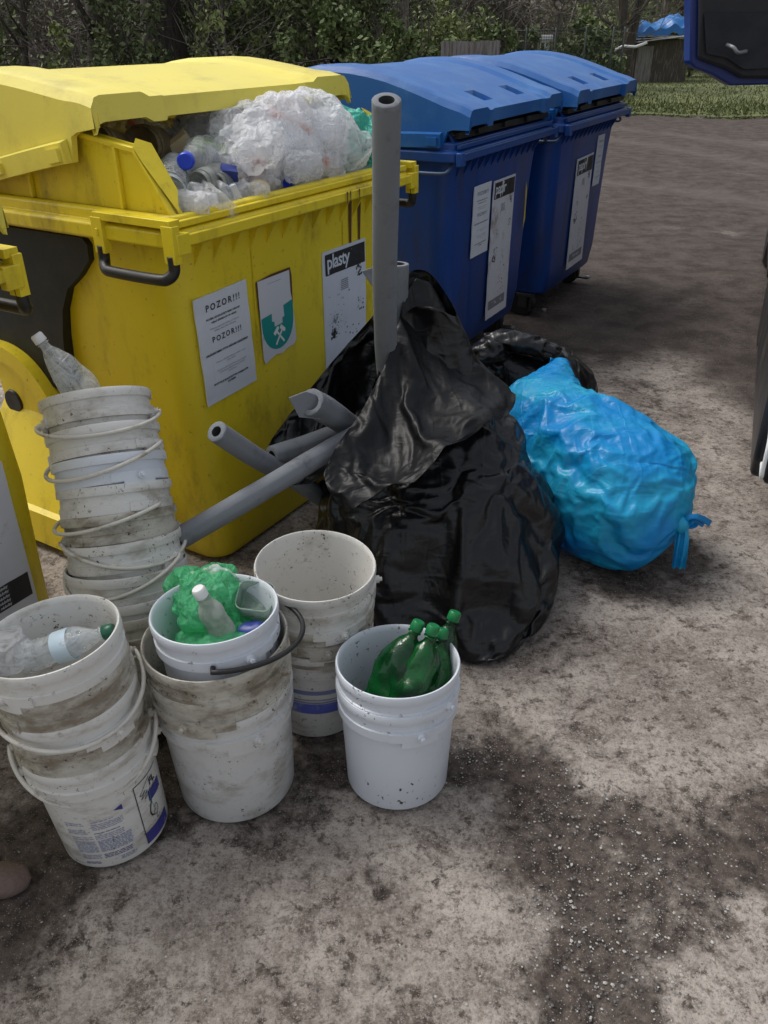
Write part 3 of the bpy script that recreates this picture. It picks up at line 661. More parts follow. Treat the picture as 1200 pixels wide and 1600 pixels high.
# ------------------------------------------------------------------ buckets
def frame_z(axis):
    a = Vector(axis).normalized(); x = Vector((0, 1, 0)).cross(a).normalized(); y = a.cross(x)
    return Matrix((x, y, a)).transposed()
def droop(rt, zear, d, r=.0042, ang=1.06, n=44, mi=0, B=None):
    B = B or MB(); R = rt+.014; P_ = []
    for k in range(n):
        f_ = PI*k/(n-1); P_.append((R*math.cos(f_), -R*ang*math.sin(f_)*math.cos(d), zear-R*ang*math.sin(f_)*math.sin(d)))
    P_ = [(rt-.002, 0, zear)]+P_+[(-rt+.002, 0, zear)]
    return B.tube(P_, r, 8)
def make_bucket(base, axis, rt, rb, H, mat, label, spin=0., group=None, handle=None, hmat='handle_white', lug=.5, mats2=None, hr=.0042, hang=1.05):
    t = empty('bucket', base); Rm = frame_z(axis); t.rotation_euler = (Rm @ Matrix.Rotation(spin, 3, 'Z')).to_euler()
    b = MB(); k = H/.30
    b.lathe([(0, .003), (rb-.012, .003), (rb-.010, 0), (rb-.003, 0), (rb, .006*k), (rb+(rt-.012-rb)*.5, .115*k), (rt-.012, .222*k), (rt-.012, .226*k), (rt-.0035, .227*k), (rt-.003, .250*k), (rt-.0065, .252*k),
             (rt-.0075, .276*k), (rt-.001, .277*k), (rt, .282*k), (rt, .295*k), (rt-.002, .2995*k), (rt-.0045, .300*k), (rt-.0075, .297*k), (rt-.0095, .285*k), (rt-.0125, .25*k), (rb-.004, .012), (rb-.02, .006), (0, .006)], 72)
    for s in (0, 1):           # lug plates round the ears, with stepped lower edge
        a0 = s*PI
        for w_, z0, z1, rr in ((lug, .228, .252, .0008), (lug*.6, .212, .229, .0006)):
            an = np.linspace(a0-w_, a0+w_, 15)
            R = [[(r_*math.cos(a), r_*math.sin(a), z*k) for a in an] for r_, z in ((rt-.010, z0), (rt+rr, z0+.001), (rt+rr, z1), (rt-.010, z1+.001))]
            b.rings([np.array(x) for x in R], closed=False)
            for e_ in (0, -1): b.add([R[i][e_] for i in range(4)], [(0, 1, 2, 3)])
        cx = math.cos(a0); b.tube([(cx*(rt-.008), 0, .240*k), (cx*(rt+.010), 0, .240*k)], .010, 14); b.tube([(cx*(rt+.008), 0, .240*k), (cx*(rt+.017), 0, .240*k)], .0055, 12)
    m_ = M[mat]
    b.build('shell', m_, t, 38)
    if handle is not None:
        droop(rt, .240*k, handle, hr, hang).build('handle', M[hmat], t, 180)
    tag(t, label, 'bucket', group)
    return t
def stack(path, specs, group):
    """path: points base -> top rim of the stack; specs from the lowest up: (rim height along the path, rt, rb, H, mat, label, spin, handle, extra)"""
    P_ = spline(path, 60); seg = np.concatenate([[0], np.cumsum(np.linalg.norm(np.diff(P_, axis=0), axis=1))])
    def on(s_): return np.array([np.interp(s_, seg, P_[:, i]) for i in range(3)])+(max(0, s_-seg[-1])*(P_[-1]-P_[-2])/np.linalg.norm(P_[-1]-P_[-2]))
    out = []
    for (h_, rt, rb, H, mat, lab, spin, hd, kw) in specs:
        top = on(h_); bot = on(h_-H) if h_-H > 0.001 else P_[0]+0
        ax = top-bot; ax /= np.linalg.norm(ax); ax = ax+np.array(kw.pop('tilt', (0, 0, 0))); ax /= np.linalg.norm(ax)
        if h_-H <= .001:
            low = -rb*math.sqrt(max(0, 1-ax[2]**2)); base = P_[0]+np.array([0, 0, -low+.001])
        else: base = top-ax*H
        out.append(make_bucket(base, ax, rt, rb, H, mat, lab, spin, group, hd, **kw))
    return out
def az(deg): return math.radians(deg)       # spin: 0 puts the ears left and right
A_ = stack([(-.640, 1.335, 0), (-.662, 1.343, .28), (-.690, 1.352, .575)], [
    (.300, .142, .120, .30, 'bucket', 'lowest bucket of the front left stack, printed with blue text and hand drawings', az(20), None, dict(lug=.6)),
    (.375, .142, .119, .30, 'bucket_grime', 'plain dirty bucket nested right above the printed one', az(15), .72, dict(hang=1.04, hr=.0052)),
    (.435, .142, .119, .30, 'bucket', 'third bucket up in the front left stack, scuffed rim', az(-35), None, {}),
    (.505, .143, .120, .30, 'bucket_grime', 'stained brown streaked bucket just below the topmost of the front left stack', az(40), .40, dict(hang=1.02, hr=.005)),
    (.575, .144, .120, .30, 'bucket', 'topmost bucket of the front left stack, holding a bag and a bottle', az(62), None, {})], 'buckets stacked at the front left')
B_ = stack([(-.650, 1.71, 0), (-.672, 1.80, .36), (-.705, 1.92, .60), (-.752, 2.035, .80)], [
    (.320, .158, .134, .32, 'bucket_grime', 'lowest bucket of the tall leaning tower, dark and hidden behind the front stacks', az(10), None, {}),
    (.385, .158, .134, .32, 'bucket', 'wide bucket second from the bottom of the tall leaning tower', az(-30), .55, dict(hr=.005)),
    (.450, .157, .134, .32, 'bucket', 'wide bucket with a hanging handle, third from the bottom of the leaning tower', az(35), .70, dict(hr=.005, tilt=(.02, 0, 0))),
    (.520, .150, .128, .30, 'bucket', 'bucket with a swung out handle at half height of the leaning tower', az(-15), .45, dict(hr=.005, tilt=(-.02, .02, 0))),
    (.585, .147, .125, .30, 'bucket_grime', 'grey dirty bucket in the middle of the leaning tower', az(42), .5, dict(hr=.005, tilt=(-.01, .03, 0))),
    (.655, .146, .124, .30, 'bucket', 'cleaner white bucket fourth from the top of the leaning tower', az(-28), .30, dict(tilt=(.02, 0, 0), hr=.005)),
    (.725, .146, .124, .30, 'bucket_clean', 'smooth bright bucket third from the top of the leaning tower', az(-40), None, {}),
    (.800, .145, .122, .30, 'bucket', 'bucket with a yellowed drooping handle, second from the top of the tower', az(-8), .42, dict(hr=.0055)),
    (.890, .142, .120, .30, 'bucket', 'topmost bucket of the leaning tower with an empty bottle stuck in it', az(20), .36, dict(hr=.005, tilt=(.03, -.02, 0)))], 'buckets in the tall leaning tower')
M['bucket_half'] = plain('half_grimy_bucket', (.60, .605, .60), .4, .05, 5, .05, 60, dirt=(.22, .19, .14), dirt_lo=.46, dirt_hi=.70, dscale=6, dstretch=(1, 1, 1.8), dirt_amt=.75, spots=(.08, .06, .04), dirt2=((.12, .10, .07), .60, .72, .6))
C_ = stack([(-.374, 1.480, 0), (-.385, 1.487, .46)], [
    (.330, .164, .141, .33, 'bucket_half', 'lowest bucket of the middle stack, pale below and grimy at the rim', az(-55), None, dict(lug=.7)),
    (.395, .165, .141, .33, 'bucket_grime', 'grimy bucket between two others in the middle front stack', az(70), None, dict(lug=.7)),
    (.460, .165, .141, .33, 'bucket_grime', 'grimy wide bucket directly holding the small blue tinted bucket', az(-20), None, dict(lug=.9))], 'buckets stacked in the middle front')
cb = make_bucket((-.368, 1.478, .232), (-.04, .05, 1), .143, .120, .30, 'bucket_clean', 'small clean bucket with a black handle, full of green plastic', az(-52), 'buckets stacked in the middle front', None)
hb_ = MB(); droop(.143, .240, math.radians(5), .0060, 1.22, B=hb_); hb_ = hb_.build('handle', M['black'], cb, 180); hb_.rotation_euler.z = az(148)
M['bucket_grime2'] = plain('speckled_bucket', (.60, .59, .56), .42, .06, 5, .06, 60, dirt=(.30, .27, .23), dirt_lo=.5, dirt_hi=.75, dscale=6, dirt_amt=.6, spots=(.06, .04, .03), spot_scale=60, spot_th=.3, dirt2=((.12, .09, .07), .58, .7, .6))
D_ = stack([(-.192, 1.745, 0), (-.172, 1.722, .49)], [
    (.300, .150, .127, .30, 'bucket', 'lowest bucket of the back stack, with a blue printed band', az(30), None, {}),
    (.345, .150, .127, .30, 'bucket_grime', 'grey smeared bucket just above the blue banded one', az(-50), None, {}),
    (.390, .151, .127, .30, 'bucket_grime', 'bucket at half height of the back stack, left of the black sack', az(-75), None, {}),
    (.440, .151, .127, .30, 'bucket', 'bucket just under the topmost one of the back stack', az(-60), None, {}),
    (.492, .152, .128, .30, 'bucket_grime2', 'topmost empty bucket of the back stack with a speckled inside', az(8), None, {})], 'buckets stacked beside the black sack')
E_ = stack([(.027, 1.488, 0), (.029, 1.512, .36)], [
    (.300, .148, .125, .30, 'bucket_clean', 'outer white bucket at the front right, standing apart on the ground', az(-70), None, dict(hmat='bucket_clean', hr=.003, hang=.98)),
    (.362, .147, .123, .30, 'bucket_clean', 'inner white bucket at the front right holding green bottles', az(-40), None, {})], 'pair of nested white buckets at the front right')

# printing on the buckets, mapped on to the cone of the wall
def wrap(bk, rt, rb, H, lift=.0012):
    def f(a, z): k = H/.30; r_ = np.interp(z, [0, .006, .115*k, .222*k], [rb, rb, rb+(rt-.012-rb)*.5, rt-.012])+lift; return (r_*math.cos(a), r_*math.sin(a), z)
    return f
def facing(bk):                       # local angle of the side that faces the camera
    mw = bk.rotation_euler.to_matrix(); d = mw.inverted() @ (Vector((0, 0, .2))-Vector((bk.location[0], bk.location[1], .2))); return math.atan2(d.y, d.x)
def print_rect(B, f, a0, z0, w, h, r=.13, mi=0, skew=0.):
    n = max(1, int(w/.012)); a1 = a0+w/r
    for i in range(n):
        p, q_ = a0+(a1-a0)*i/n, a0+(a1-a0)*(i+1)/n
        B.add([f(p, z0), f(q_, z0), f(q_, z0+h), f(p, z0+h)], [(0, 1, 2, 3)], mi)
bk = A_[0]; f = wrap(bk, .142, .120, .30); fa = facing(bk); r = .13
pb = MB()
def blines(x0, z0, w, n, dz, mi, th=.0016, jit=.12):
    for i in range(n):
        z = z0-i*dz; x = x0; xe = x0+w*(1-random.random()*jit)
        while x < xe:
            l = random.uniform(.004, .014); print_rect(pb, f, fa+x/r, z, min(l, xe-x), th, r, mi); x += l+random.uniform(.0012, .003)
blines(-.105, .150, .045, 2, .006, 1); blines(-.105, .128, .048, 3, .005, 1); blines(-.100, .105, .05, 2, .006, 1); blines(-.098, .090, .052, 9, .0042, 1); blines(-.094, .045, .05, 3, .005, 1)
blines(-.040, .150, .05, 1, .005, 1); blines(-.045, .142, .075, 4, .005, 1); blines(-.045, .115, .06, 1, .004, 0); blines(-.045, .107, .072, 3, .005, 1); blines(-.043, .090, .078, 9, .0043, 1, .0018, .04)
blines(-.040, .045, .072, 3, .0048, 0, .0018); blines(-.005, .026, .04, 3, .004, 1); blines(-.09, .022, .04, 2, .004, 0)
pb.add([f(fa+.010/r, .168), f(fa+.030/r, .160), f(fa+.030/r, .176)], [(0, 1, 2)], 0)
X0, X1, Z0, Z1 = .062, .150, .014, .192
for (x, z, w, h) in ((X0, Z0, .0022, Z1-Z0), (X0, Z1, X1-X0, .0022), (X0+.002, Z0, X1-X0, .034), (X0+.035, .120, X1-X0-.035, .030)):
    print_rect(pb, f, fa+x/r, z, w, h, r, 2 if h < .003 or w < .003 else 0)
def stroke(pts, w=.0016, mi=2):
    P_ = spline(np.array([(a, b) for a, b in pts]), 26)
    for i in range(25):
        d = P_[i+1]-P_[i]; d = d/(np.linalg.norm(d)+1e-9); nrm = np.array([-d[1], d[0]])*w/2
        pb.add([f(fa+(q_[0])/r, q_[1]) for q_ in (P_[i]-nrm, P_[i+1]-nrm, P_[i+1]+nrm, P_[i]+nrm)], [(0, 1, 2, 3)], mi)
stroke([(.112, .185), (.098, .178), (.082, .165), (.074, .158), (.080, .156), (.092, .162)]); stroke([(.092, .162), (.080, .150), (.076, .146), (.086, .149), (.098, .157)]); stroke([(.098, .157), (.088, .142), (.086, .139), (.096, .144), (.112, .158)]); stroke([(.098, .140), (.108, .142), (.118, .152), (.128, .156)])
stroke([(.104, .150), (.102, .125), (.106, .100), (.110, .080)], .0012, 3); stroke([(.104, .120), (.096, .105), (.092, .090), (.096, .078), (.102, .074)], .004, 2); stroke([(.102, .074), (.108, .088), (.112, .096), (.118, .094), (.120, .080), (.114, .070), (.108, .060), (.116, .056), (.122, .062)])
stroke([(.100, .076), (.106, .070), (.112, .072)])
Vt, Ft = text_mesh('FL', .026, .0008, 1.0, 'LEFT'); pb.add([f(fa+(.108+p[0])/r, .160+p[1]) for p in Vt], Ft, 2)
pb.build('printed_label', [M['ink_blue'], M['ink_lblue'], M['ink'], M['teal']], bk, 0, fix=False)
bk = D_[0]; f = wrap(bk, .150, .127, .30); fa = facing(bk); pb = MB()
M['band_blue'] = plain('printed_blue_band', (.10, .13, .48), .4, .2, 10, dirt=(.35, .38, .55), dirt_lo=.48, dirt_hi=.62, dscale=9)
print_rect(pb, f, fa-1.1, .095, .30, .036, .137, 0); print_rect(pb, f, fa-1.1, .134, .30, .004, .137, 1); print_rect(pb, f, fa-1.1, .144, .30, .003, .137, 1); print_rect(pb, f, fa-1.1, .165, .30, .014, .137, 1)
pb.build('printed_band', [M['band_blue'], M['ink_lblue']], bk, 0, fix=False)

# ------------------------------------------------------------------ bottles, tubs and other litter
def bottle(name, label, base, top, r, mat, cap, H=None, shape='pet', crumple=.0, lab=None, group=None, cat='bottle', seed=0, sq=1., capk=1.):
    base, top = np.array(base, float), np.array(top, float); ax = top-base; H = H or np.linalg.norm(ax)
    t = empty(name, base, frame_z(ax).to_euler()); b = MB(); k = H
    if shape == 'pet':
        pf = [(0, .012), (r*.55, .004), (r*.86, 0), (r, .04*k), (r, .20*k), (r*.95, .22*k), (r, .24*k), (r*.93, .33*k), (r*.97, .40*k), (r*.93, .47*k), (r, .55*k), (r*.97, .63*k), (r*.80, .74*k), (r*.52, .84*k), (.0135, .90*k), (.0125, .94*k), (.0165, .945*k), (.0125, .955*k), (.0125, .97*k)]
    elif shape == 'jar':
        pf = [(0, .004), (r*.9, 0), (r, .05*k), (r, .82*k), (r*.88, .9*k), (r*.88, 1.*k), (r*.84, 1.*k), (r*.84, .9*k), (0, .8*k)]
    P_ = spline(np.array([(a, b_) for a, b_ in pf]), 60); P_[:, 0] = np.maximum(P_[:, 0], 0); P_[:, 1] = np.maximum(P_[:, 1], 0)
    b.lathe(P_, 28)
    V = np.concatenate(b.v)
    if crumple:
        for i, p in enumerate(V):
            w_ = min(1, max(0, (0.86*k-p[2])/(.2*k)))
            q_ = Vector((p[0]*22+seed, p[1]*22, p[2]*13+seed*2)); d_ = abs(mnoise.noise(q_))*2-.5
            V[i, :2] *= 1-crumple*w_*(.3+d_)
            V[i, 0] += crumple*w_*.5*r*mnoise.noise(Vector((p[2]*9+seed, 1.3, seed)))*2
    V[:, 0] *= sq; b.v = [V]
    b.build('body', M[mat], t, 180, fix=False)
    if cap:
        c_ = MB(); c_.lathe([(a_*capk, .94*k+b_*capk**.5) for a_, b_ in ((0, .030), (.013, .030), (.0155, .026), (.0160, .008), (.0152, .007), (.0152, .011))], 24); c_.build('cap', M[cap], t, 40)
    if lab:
        l_ = MB(); l_.lathe([(r*1.015, .42*k), (r*1.02, .43*k), (r*1.02, .60*k), (r*1.01, .61*k)], 28); l_.build('label', M[lab], t, 40)
    return tag(t, label, cat, group)
def lump(name, label, cat, c, rad, mat, amp=.3, sc=9, seed=1, rot=(0, 0, 0), n=70, group=None, flat=None, ridge=True, parent=None):
    b = MB(); R = []
    for i in range(n+1):
        th = PI*i/n; ring = []
        for j in range(n):
            ph = 2*PI*j/n; d = Vector((math.sin(th)*math.cos(ph), math.sin(th)*math.sin(ph), math.cos(th)))
            p = Vector((d.x*rad[0], d.y*rad[1], d.z*rad[2])); q_ = p*sc+Vector((seed*3.1, seed, -seed))
            w_ = Vector((mnoise.noise(q_*.7), mnoise.noise(q_*.7+Vector((7, 1, 3))), 0))*1.2
            a = mnoise.noise(q_+w_)
            if ridge:
                f1 = mnoise.voronoi(q_*1.1+w_*.5)[0]; f2 = mnoise.voronoi(q_*2.6+w_*.8)[0]
                s_ = 1+amp*(.7*a+.9*(f1[0]-.35)+.45*(f2[0]-.35)-.25*min(.5, f1[1]-f1[0]))
            else: s_ = 1+amp*a
            ring.append(p*s_)
        R.append(np.array([x[:] for x in ring]))
    b.rings(R, cap0=False)
    V = np.concatenate(b.v)
    Rm = np.array(Matrix.Rotation(rot[2], 3, 'Z') @ Matrix.Rotation(rot[1], 3, 'Y') @ Matrix.Rotation(rot[0], 3, 'X')); V = V@Rm.T
    if flat is not None: V[:, 2] = np.where(V[:, 2] < flat-c[2], flat-c[2]+(V[:, 2]-flat+c[2])*.03, V[:, 2])
    b.v = [V]
    o = b.build(name, M[mat], parent, 180, loc=c)
    return tag(o, label, cat, group) if not parent else o

# clear bottle on the tower of buckets
pb_ = np.array([-.70, 2.02, .70]); pt_ = aty(60, 528, 2.02)
bottle('plastic_bottle', 'crumpled empty clear bottle with white cap stuck in the top bucket of the tower', pb_, pt_, .047, 'pet', 'white_plastic', crumple=.22, seed=3)
# green bottles in the front right bucket
cE = np.array([.029, 1.512, 0])
for i, (bx, by, bz, u, vv, yy, lab, sd) in enumerate((
        (-.070, -.030, .175, 652, 978, 1.545, 'green bottle on the left of the front right bucket, capped end leaning right', 1.),
        (-.008, -.060, .160, 676, 984, 1.53, 'crushed green bottle in the middle of the front right bucket', 2.4),
        (.060, -.035, .170, 690, 992, 1.575, 'thin squeezed green bottle behind the middle one in the front right bucket', 3.7),
        (.045, .03, .170, 709, 964, 1.62, 'green bottle whose cap sticks out farthest right over the bucket rim', 5.1))):
    base = cE+np.array([bx, by, bz]); tp = aty(u, vv, yy); ax = tp-base; H_ = np.linalg.norm(ax)
    bottle('green_bottle', lab, base, tp, (.056, .053, .044, .045)[i], 'pet_green', 'cap_green', crumple=(.26, .34, .36, .25)[i], seed=sd, group='green bottles in the front right bucket')
# litter in the small clean bucket of the middle stack
lump('plastic_wrap', 'thin clear wrap poking over the rim behind the green bag', 'wrap', at(330, 905, .52), (.05, .02, .03), 'white_film', .5, 30, 2, n=50)
bottle('drink_bottle', 'small clear bottle with white cap and a yellow patch, lying on the green bag', at(350, 990, .455), at(322, 942, .545), .030, 'pet_cloudy', 'white_plastic', crumple=.1, seed=7, H=.115)
def tub(name, label, c, w, d, h, rot, mat):
    b = MB(); R = [rrect(w/2*.86, d/2*.86, .012, 0, 5), rrect(w/2*.88, d/2*.88, .014, .004, 5), rrect(w/2*.97, d/2*.97, .016, h*.9, 5), rrect(w/2, d/2, .018, h*.9, 5), rrect(w/2, d/2, .018, h, 5), rrect(w/2*.94, d/2*.94, .016, h, 5), rrect(w/2*.84, d/2*.84, .012, .008, 5)]
    b.rings(R, cap0=True, cap1=True); o = b.build(name, M[mat], None, 40, loc=c); o.rotation_euler = rot; return tag(o, label, 'tub')
M['tray'] = film('clear_tray', (.40, .50, .45), .15, .6, .3, .5, wscale=20)
tub('food_tray', 'square clear food tray upside down beside the green bag in the bucket', at(402, 945, .465), .085, .075, .05, (math.radians(28), math.radians(5), math.radians(-6)), 'tray')
lump('milk_carton_scrap', 'dark blue folded scrap under the clear tray in the middle bucket', 'scrap', at(395, 985, .445), (.04, .025, .02), 'navy', .2, 20, 9, n=30)
lump('crumpled_filling', 'crumpled pale film packed low in the middle bucket', 'film', (-.375, 1.495, .415), (.10, .10, .05), 'green_film', .3, 16, 12, n=50)
# litter in the top bucket of the front left stack
lump('grey_film_bag', 'greyish clear bag lying at the left in the front left bucket', 'plastic bag', at(14, 1015, .51), (.055, .05, .04), 'white_film', .35, 18, 6, n=60)
bottle('water_bottle', 'clear bottle with a pale blue label lying in the front left bucket', at(35, 1030, .495), at(128, 1000, .535), .034, 'pet', 'cap_dgreen', crumple=.12, lab='lab_pale', seed=9, H=.19)

# ------------------------------------------------------------------ grey foam pipe sleeves
def foam(name, label, pts, r, slit=True, hole=.48, n=28, wob=.0, seed=1, cat='tube'):
    P_ = spline(pts, 44); b = MB()
    T = np.gradient(P_, axis=0); T /= np.linalg.norm(T, axis=1)[:, None]; u = np.cross(T[0], [0.3, .5, .8]); u /= np.linalg.norm(u)
    R = []; Ri = []; A = np.arange(n)*2*PI/n
    for i in range(len(P_)):
        u = u-T[i]*(u@T[i]); u /= np.linalg.norm(u); w = np.cross(T[i], u); ring = []; ri = []
        for j, a in enumerate(A):
            k = r*(1+wob*mnoise.noise(Vector((P_[i][0]*14+seed, math.cos(a)*.8, P_[i][2]*14+math.sin(a)*.8))))
            if slit and j == 0: k *= .93
            ring.append(P_[i]+k*(math.cos(a)*u+math.sin(a)*w)); ri.append(P_[i]+r*hole*(math.cos(a)*u+math.sin(a)*w))
        R.append(np.array(ring)); Ri.append(np.array(ri))
    e0 = [(Ri[0]+(R[0]-Ri[0])*t_) for t_ in (0, .12, .88)]; e1 = [(R[-1]+(Ri[-1]-R[-1])*t_) for t_ in (.12, .88)]
    b.rings(e0+[R[0]+T[0]*.002]+R[1:-1]+[R[-1]-T[-1]*.002]+e1+[Ri[-1]])
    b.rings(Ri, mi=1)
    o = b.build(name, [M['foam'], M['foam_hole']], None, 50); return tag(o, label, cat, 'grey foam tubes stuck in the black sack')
pole_top = aty(604, 156, 2.12)
foam('foam_tube', 'tall upright grey foam tube standing out of the black sack', [pole_top, aty(603, 300, 2.22), aty(601, 440, 2.35), aty(604, 560, 2.48), aty(612, 640, 2.52)], .0345, hole=.55, wob=.03)
foam('foam_tube', 'longest lower grey tube pointing down left across the sack to the buckets', [aty(279, 842, 1.90), aty(400, 772, 2.02), aty(500, 712, 2.18), aty(600, 655, 2.40)], .031, hole=.8, wob=.04, seed=3)
foam('foam_tube', 'grey tube with its round open end facing left, between the others', [aty(338, 674, 2.05), aty(400, 715, 2.16), aty(462, 750, 2.28), aty(520, 790, 2.4)], .0305, hole=.50, wob=.03, seed=5)
foam('foam_tube', 'torn tube end showing dark bore at the upper left mouth of the sack', [aty(486, 628, 2.22), aty(530, 655, 2.34), aty(590, 700, 2.5)], .040, hole=.6, wob=.10, seed=8)
foam('foam_tube', 'slit dark grey tube lying behind the longest one in the sack mouth', [aty(425, 712, 2.22), aty(480, 694, 2.32), aty(560, 665, 2.48)], .030, hole=.5, wob=.08, seed=9)
foam('foam_tube', 'pale grey tube piece directly behind the tall upright tube', [aty(622, 412, 2.62), aty(620, 480, 2.62), aty(612, 560, 2.62), aty(600, 640, 2.6)], .034, hole=.6, wob=.06, seed=11)
# thin torn sleeve sheets beside the tubes
def flap(name, label, poly3, th, mat, cat, group=None):
    P_ = np.array(poly3, float); nrm = np.cross(P_[1]-P_[0], P_[-1]-P_[0]); nrm /= np.linalg.norm(nrm); b = MB()
    n = len(P_); b.add(np.concatenate([P_, P_+nrm*th]), [tuple(range(n))[::-1], tuple(range(n, 2*n))]+[(i, (i+1) % n, n+(i+1) % n, n+i) for i in range(n)])
    return tag(b.build(name, M[mat], None, 30), label, cat, group)
flap('foam_scrap', 'torn flat scrap of grey foam left of the tall tube', [aty(566, 424, 2.5), aty(600, 412, 2.52), aty(602, 470, 2.5), aty(590, 458, 2.5)], .008, 'foam', 'scrap')
flap('foam_scrap', 'curled flat scrap of grey foam beside the torn tube end', [aty(452, 622, 2.2), aty(478, 612, 2.22), aty(520, 625, 2.24), aty(500, 655, 2.22), aty(468, 652, 2.2)], .008, 'foam', 'scrap')

# ------------------------------------------------------------------ sacks: loosely cut film draped by cloth simulation over what is inside
WADS = []
def mesh_obj(name, V, F):
    me = bpy.data.meshes.new(name); me.from_pydata([tuple(v) for v in V], [], [tuple(f) for f in F]); me.update()
    o = bpy.data.objects.new(name, me); COL.objects.link(o); return o
def ring3(cx, cy, cz, a, b, rot=0., pw=1., n=120):
    t = np.arange(n)*2*PI/n; ca, sa = np.cos(t), np.sin(t)
    x = a*np.sign(ca)*np.abs(ca)**pw; y = b*np.sign(sa)*np.abs(sa)**pw
    return np.stack([cx+x*math.cos(rot)-y*math.sin(rot), cy+x*math.sin(rot)+y*math.cos(rot), np.full(n, cz)], 1)
def loop3(pts, n=120):
    """closed loop through points, sampled so that sample k lies near angle k (points listed counter-clockwise from +x)"""
    P_ = np.array(pts+[pts[0]], float); c_ = P_[:-1].mean(0); k = len(pts)
    Q = [np.array(p, float) for p in pts]; out = []
    Pp = [Q[-1]]+Q+[Q[0], Q[1]]
    dense = []
    for i in range(k):
        p0, p1, p2, p3 = Pp[i], Pp[i+1], Pp[i+2], Pp[i+3]
        for u in np.linspace(0, 1, 60, endpoint=False):
            dense.append(.5*(2*p1+(-p0+p2)*u+(2*p0-5*p1+4*p2-p3)*u*u+(-p0+3*p1-3*p2+p3)*u**3))
    D_ = np.array(dense); L_ = np.concatenate([[0], np.cumsum(np.linalg.norm(np.diff(D_, axis=0, append=D_[:1]), axis=1))])
    D2 = np.concatenate([D_, D_[:1]]); s_ = np.linspace(0, L_[-1], n, endpoint=False)
    return np.stack([np.interp(s_, L_, D2[:, i]) for i in range(3)], 1)
def loft_rings(ctrl, nv):
    C_ = np.array(ctrl); k = len(C_); seg = np.concatenate([[0], np.cumsum([np.linalg.norm(C_[i+1]-C_[i], axis=1).mean() for i in range(k-1)])])
    out = []
    for s_ in np.linspace(0, seg[-1], nv):
        i = min(int(np.searchsorted(seg, s_, side='right'))-1, k-2); u = (s_-seg[i])/(seg[i+1]-seg[i])
        p0, p1, p2, p3 = C_[max(i-1, 0)], C_[i], C_[i+1], C_[min(i+2, k-1)]
        out.append(.5*(2*p1+(-p0+p2)*u+(2*p0-5*p1+4*p2-p3)*u*u+(-p0+3*p1-3*p2+p3)*u**3))
    return out
def tube_mesh(R, cap0=True, cap1=False):
    n = len(R[0]); F = [(i*n+j, i*n+(j+1) % n, (i+1)*n+(j+1) % n, (i+1)*n+j) for i in range(len(R)-1) for j in range(n)]
    if cap0: F.append(tuple(range(n))[::-1])
    if cap1: F.append(tuple(range((len(R)-1)*n, len(R)*n)))
    return np.concatenate(R), F
def drape(name, V, F, pins, colliders, mat, grow=.08, frames=22, label=None, cat=None, stiff=18, bend=.06, thick=.003, parent=None, pressure=0., grav=1., selfc=False):
    o = mesh_obj(name, V, F); cols = []
    for cv, cf in colliders:
        c_ = mesh_obj('tmp_body', cv, cf); c_.modifiers.new('c', 'COLLISION'); c_.collision.thickness_outer = .005; c_.collision.cloth_friction = 10; cols.append(c_)
    g_ = mesh_obj('tmp_floor', [(-6, -1, .0), (6, -1, .0), (6, 9, .0), (-6, 9, .0)], [(0, 1, 2, 3)]); g_.modifiers.new('c', 'COLLISION'); g_.collision.thickness_outer = .004; cols.append(g_)
    m_ = o.modifiers.new('cl', 'CLOTH'); s_ = m_.settings; s_.quality = 4; s_.mass = .1
    s_.tension_stiffness = s_.compression_stiffness = stiff; s_.shear_stiffness = 5; s_.bending_stiffness = bend; s_.tension_damping = s_.compression_damping = 5; s_.air_damping = 2
    if pins is not None:
        vg = o.vertex_groups.new(name='pin'); vg.add([int(i) for i in pins], 1, 'REPLACE'); s_.vertex_group_mass = 'pin'
    s_.shrink_min = s_.shrink_max = -grow; s_.effector_weights.gravity = grav
    if pressure: s_.use_pressure = True; s_.uniform_pressure_force = pressure
    m_.collision_settings.distance_min = .003; m_.collision_settings.collision_quality = 2
    if selfc: m_.collision_settings.use_self_collision = True; m_.collision_settings.self_distance_min = .003
    m_.point_cache.frame_start = 1; m_.point_cache.frame_end = frames+5
    for fr in range(1, frames+1): S.frame_set(fr)
    dg = bpy.context.evaluated_depsgraph_get(); me = bpy.data.meshes.new_from_object(o.evaluated_get(dg)); me.name = name
    o.modifiers.clear(); o.data = me; o.vertex_groups.clear()
    for c_ in cols: d_ = c_.data; bpy.data.objects.remove(c_); bpy.data.meshes.remove(d_)
    me.shade_smooth(); me.materials.clear(); me.materials.append(M[mat])
    s2 = o.modifiers.new('s', 'SUBSURF'); s2.levels = s2.render_levels = 1
    S.frame_set(1)
    return tag(o, label, cat)

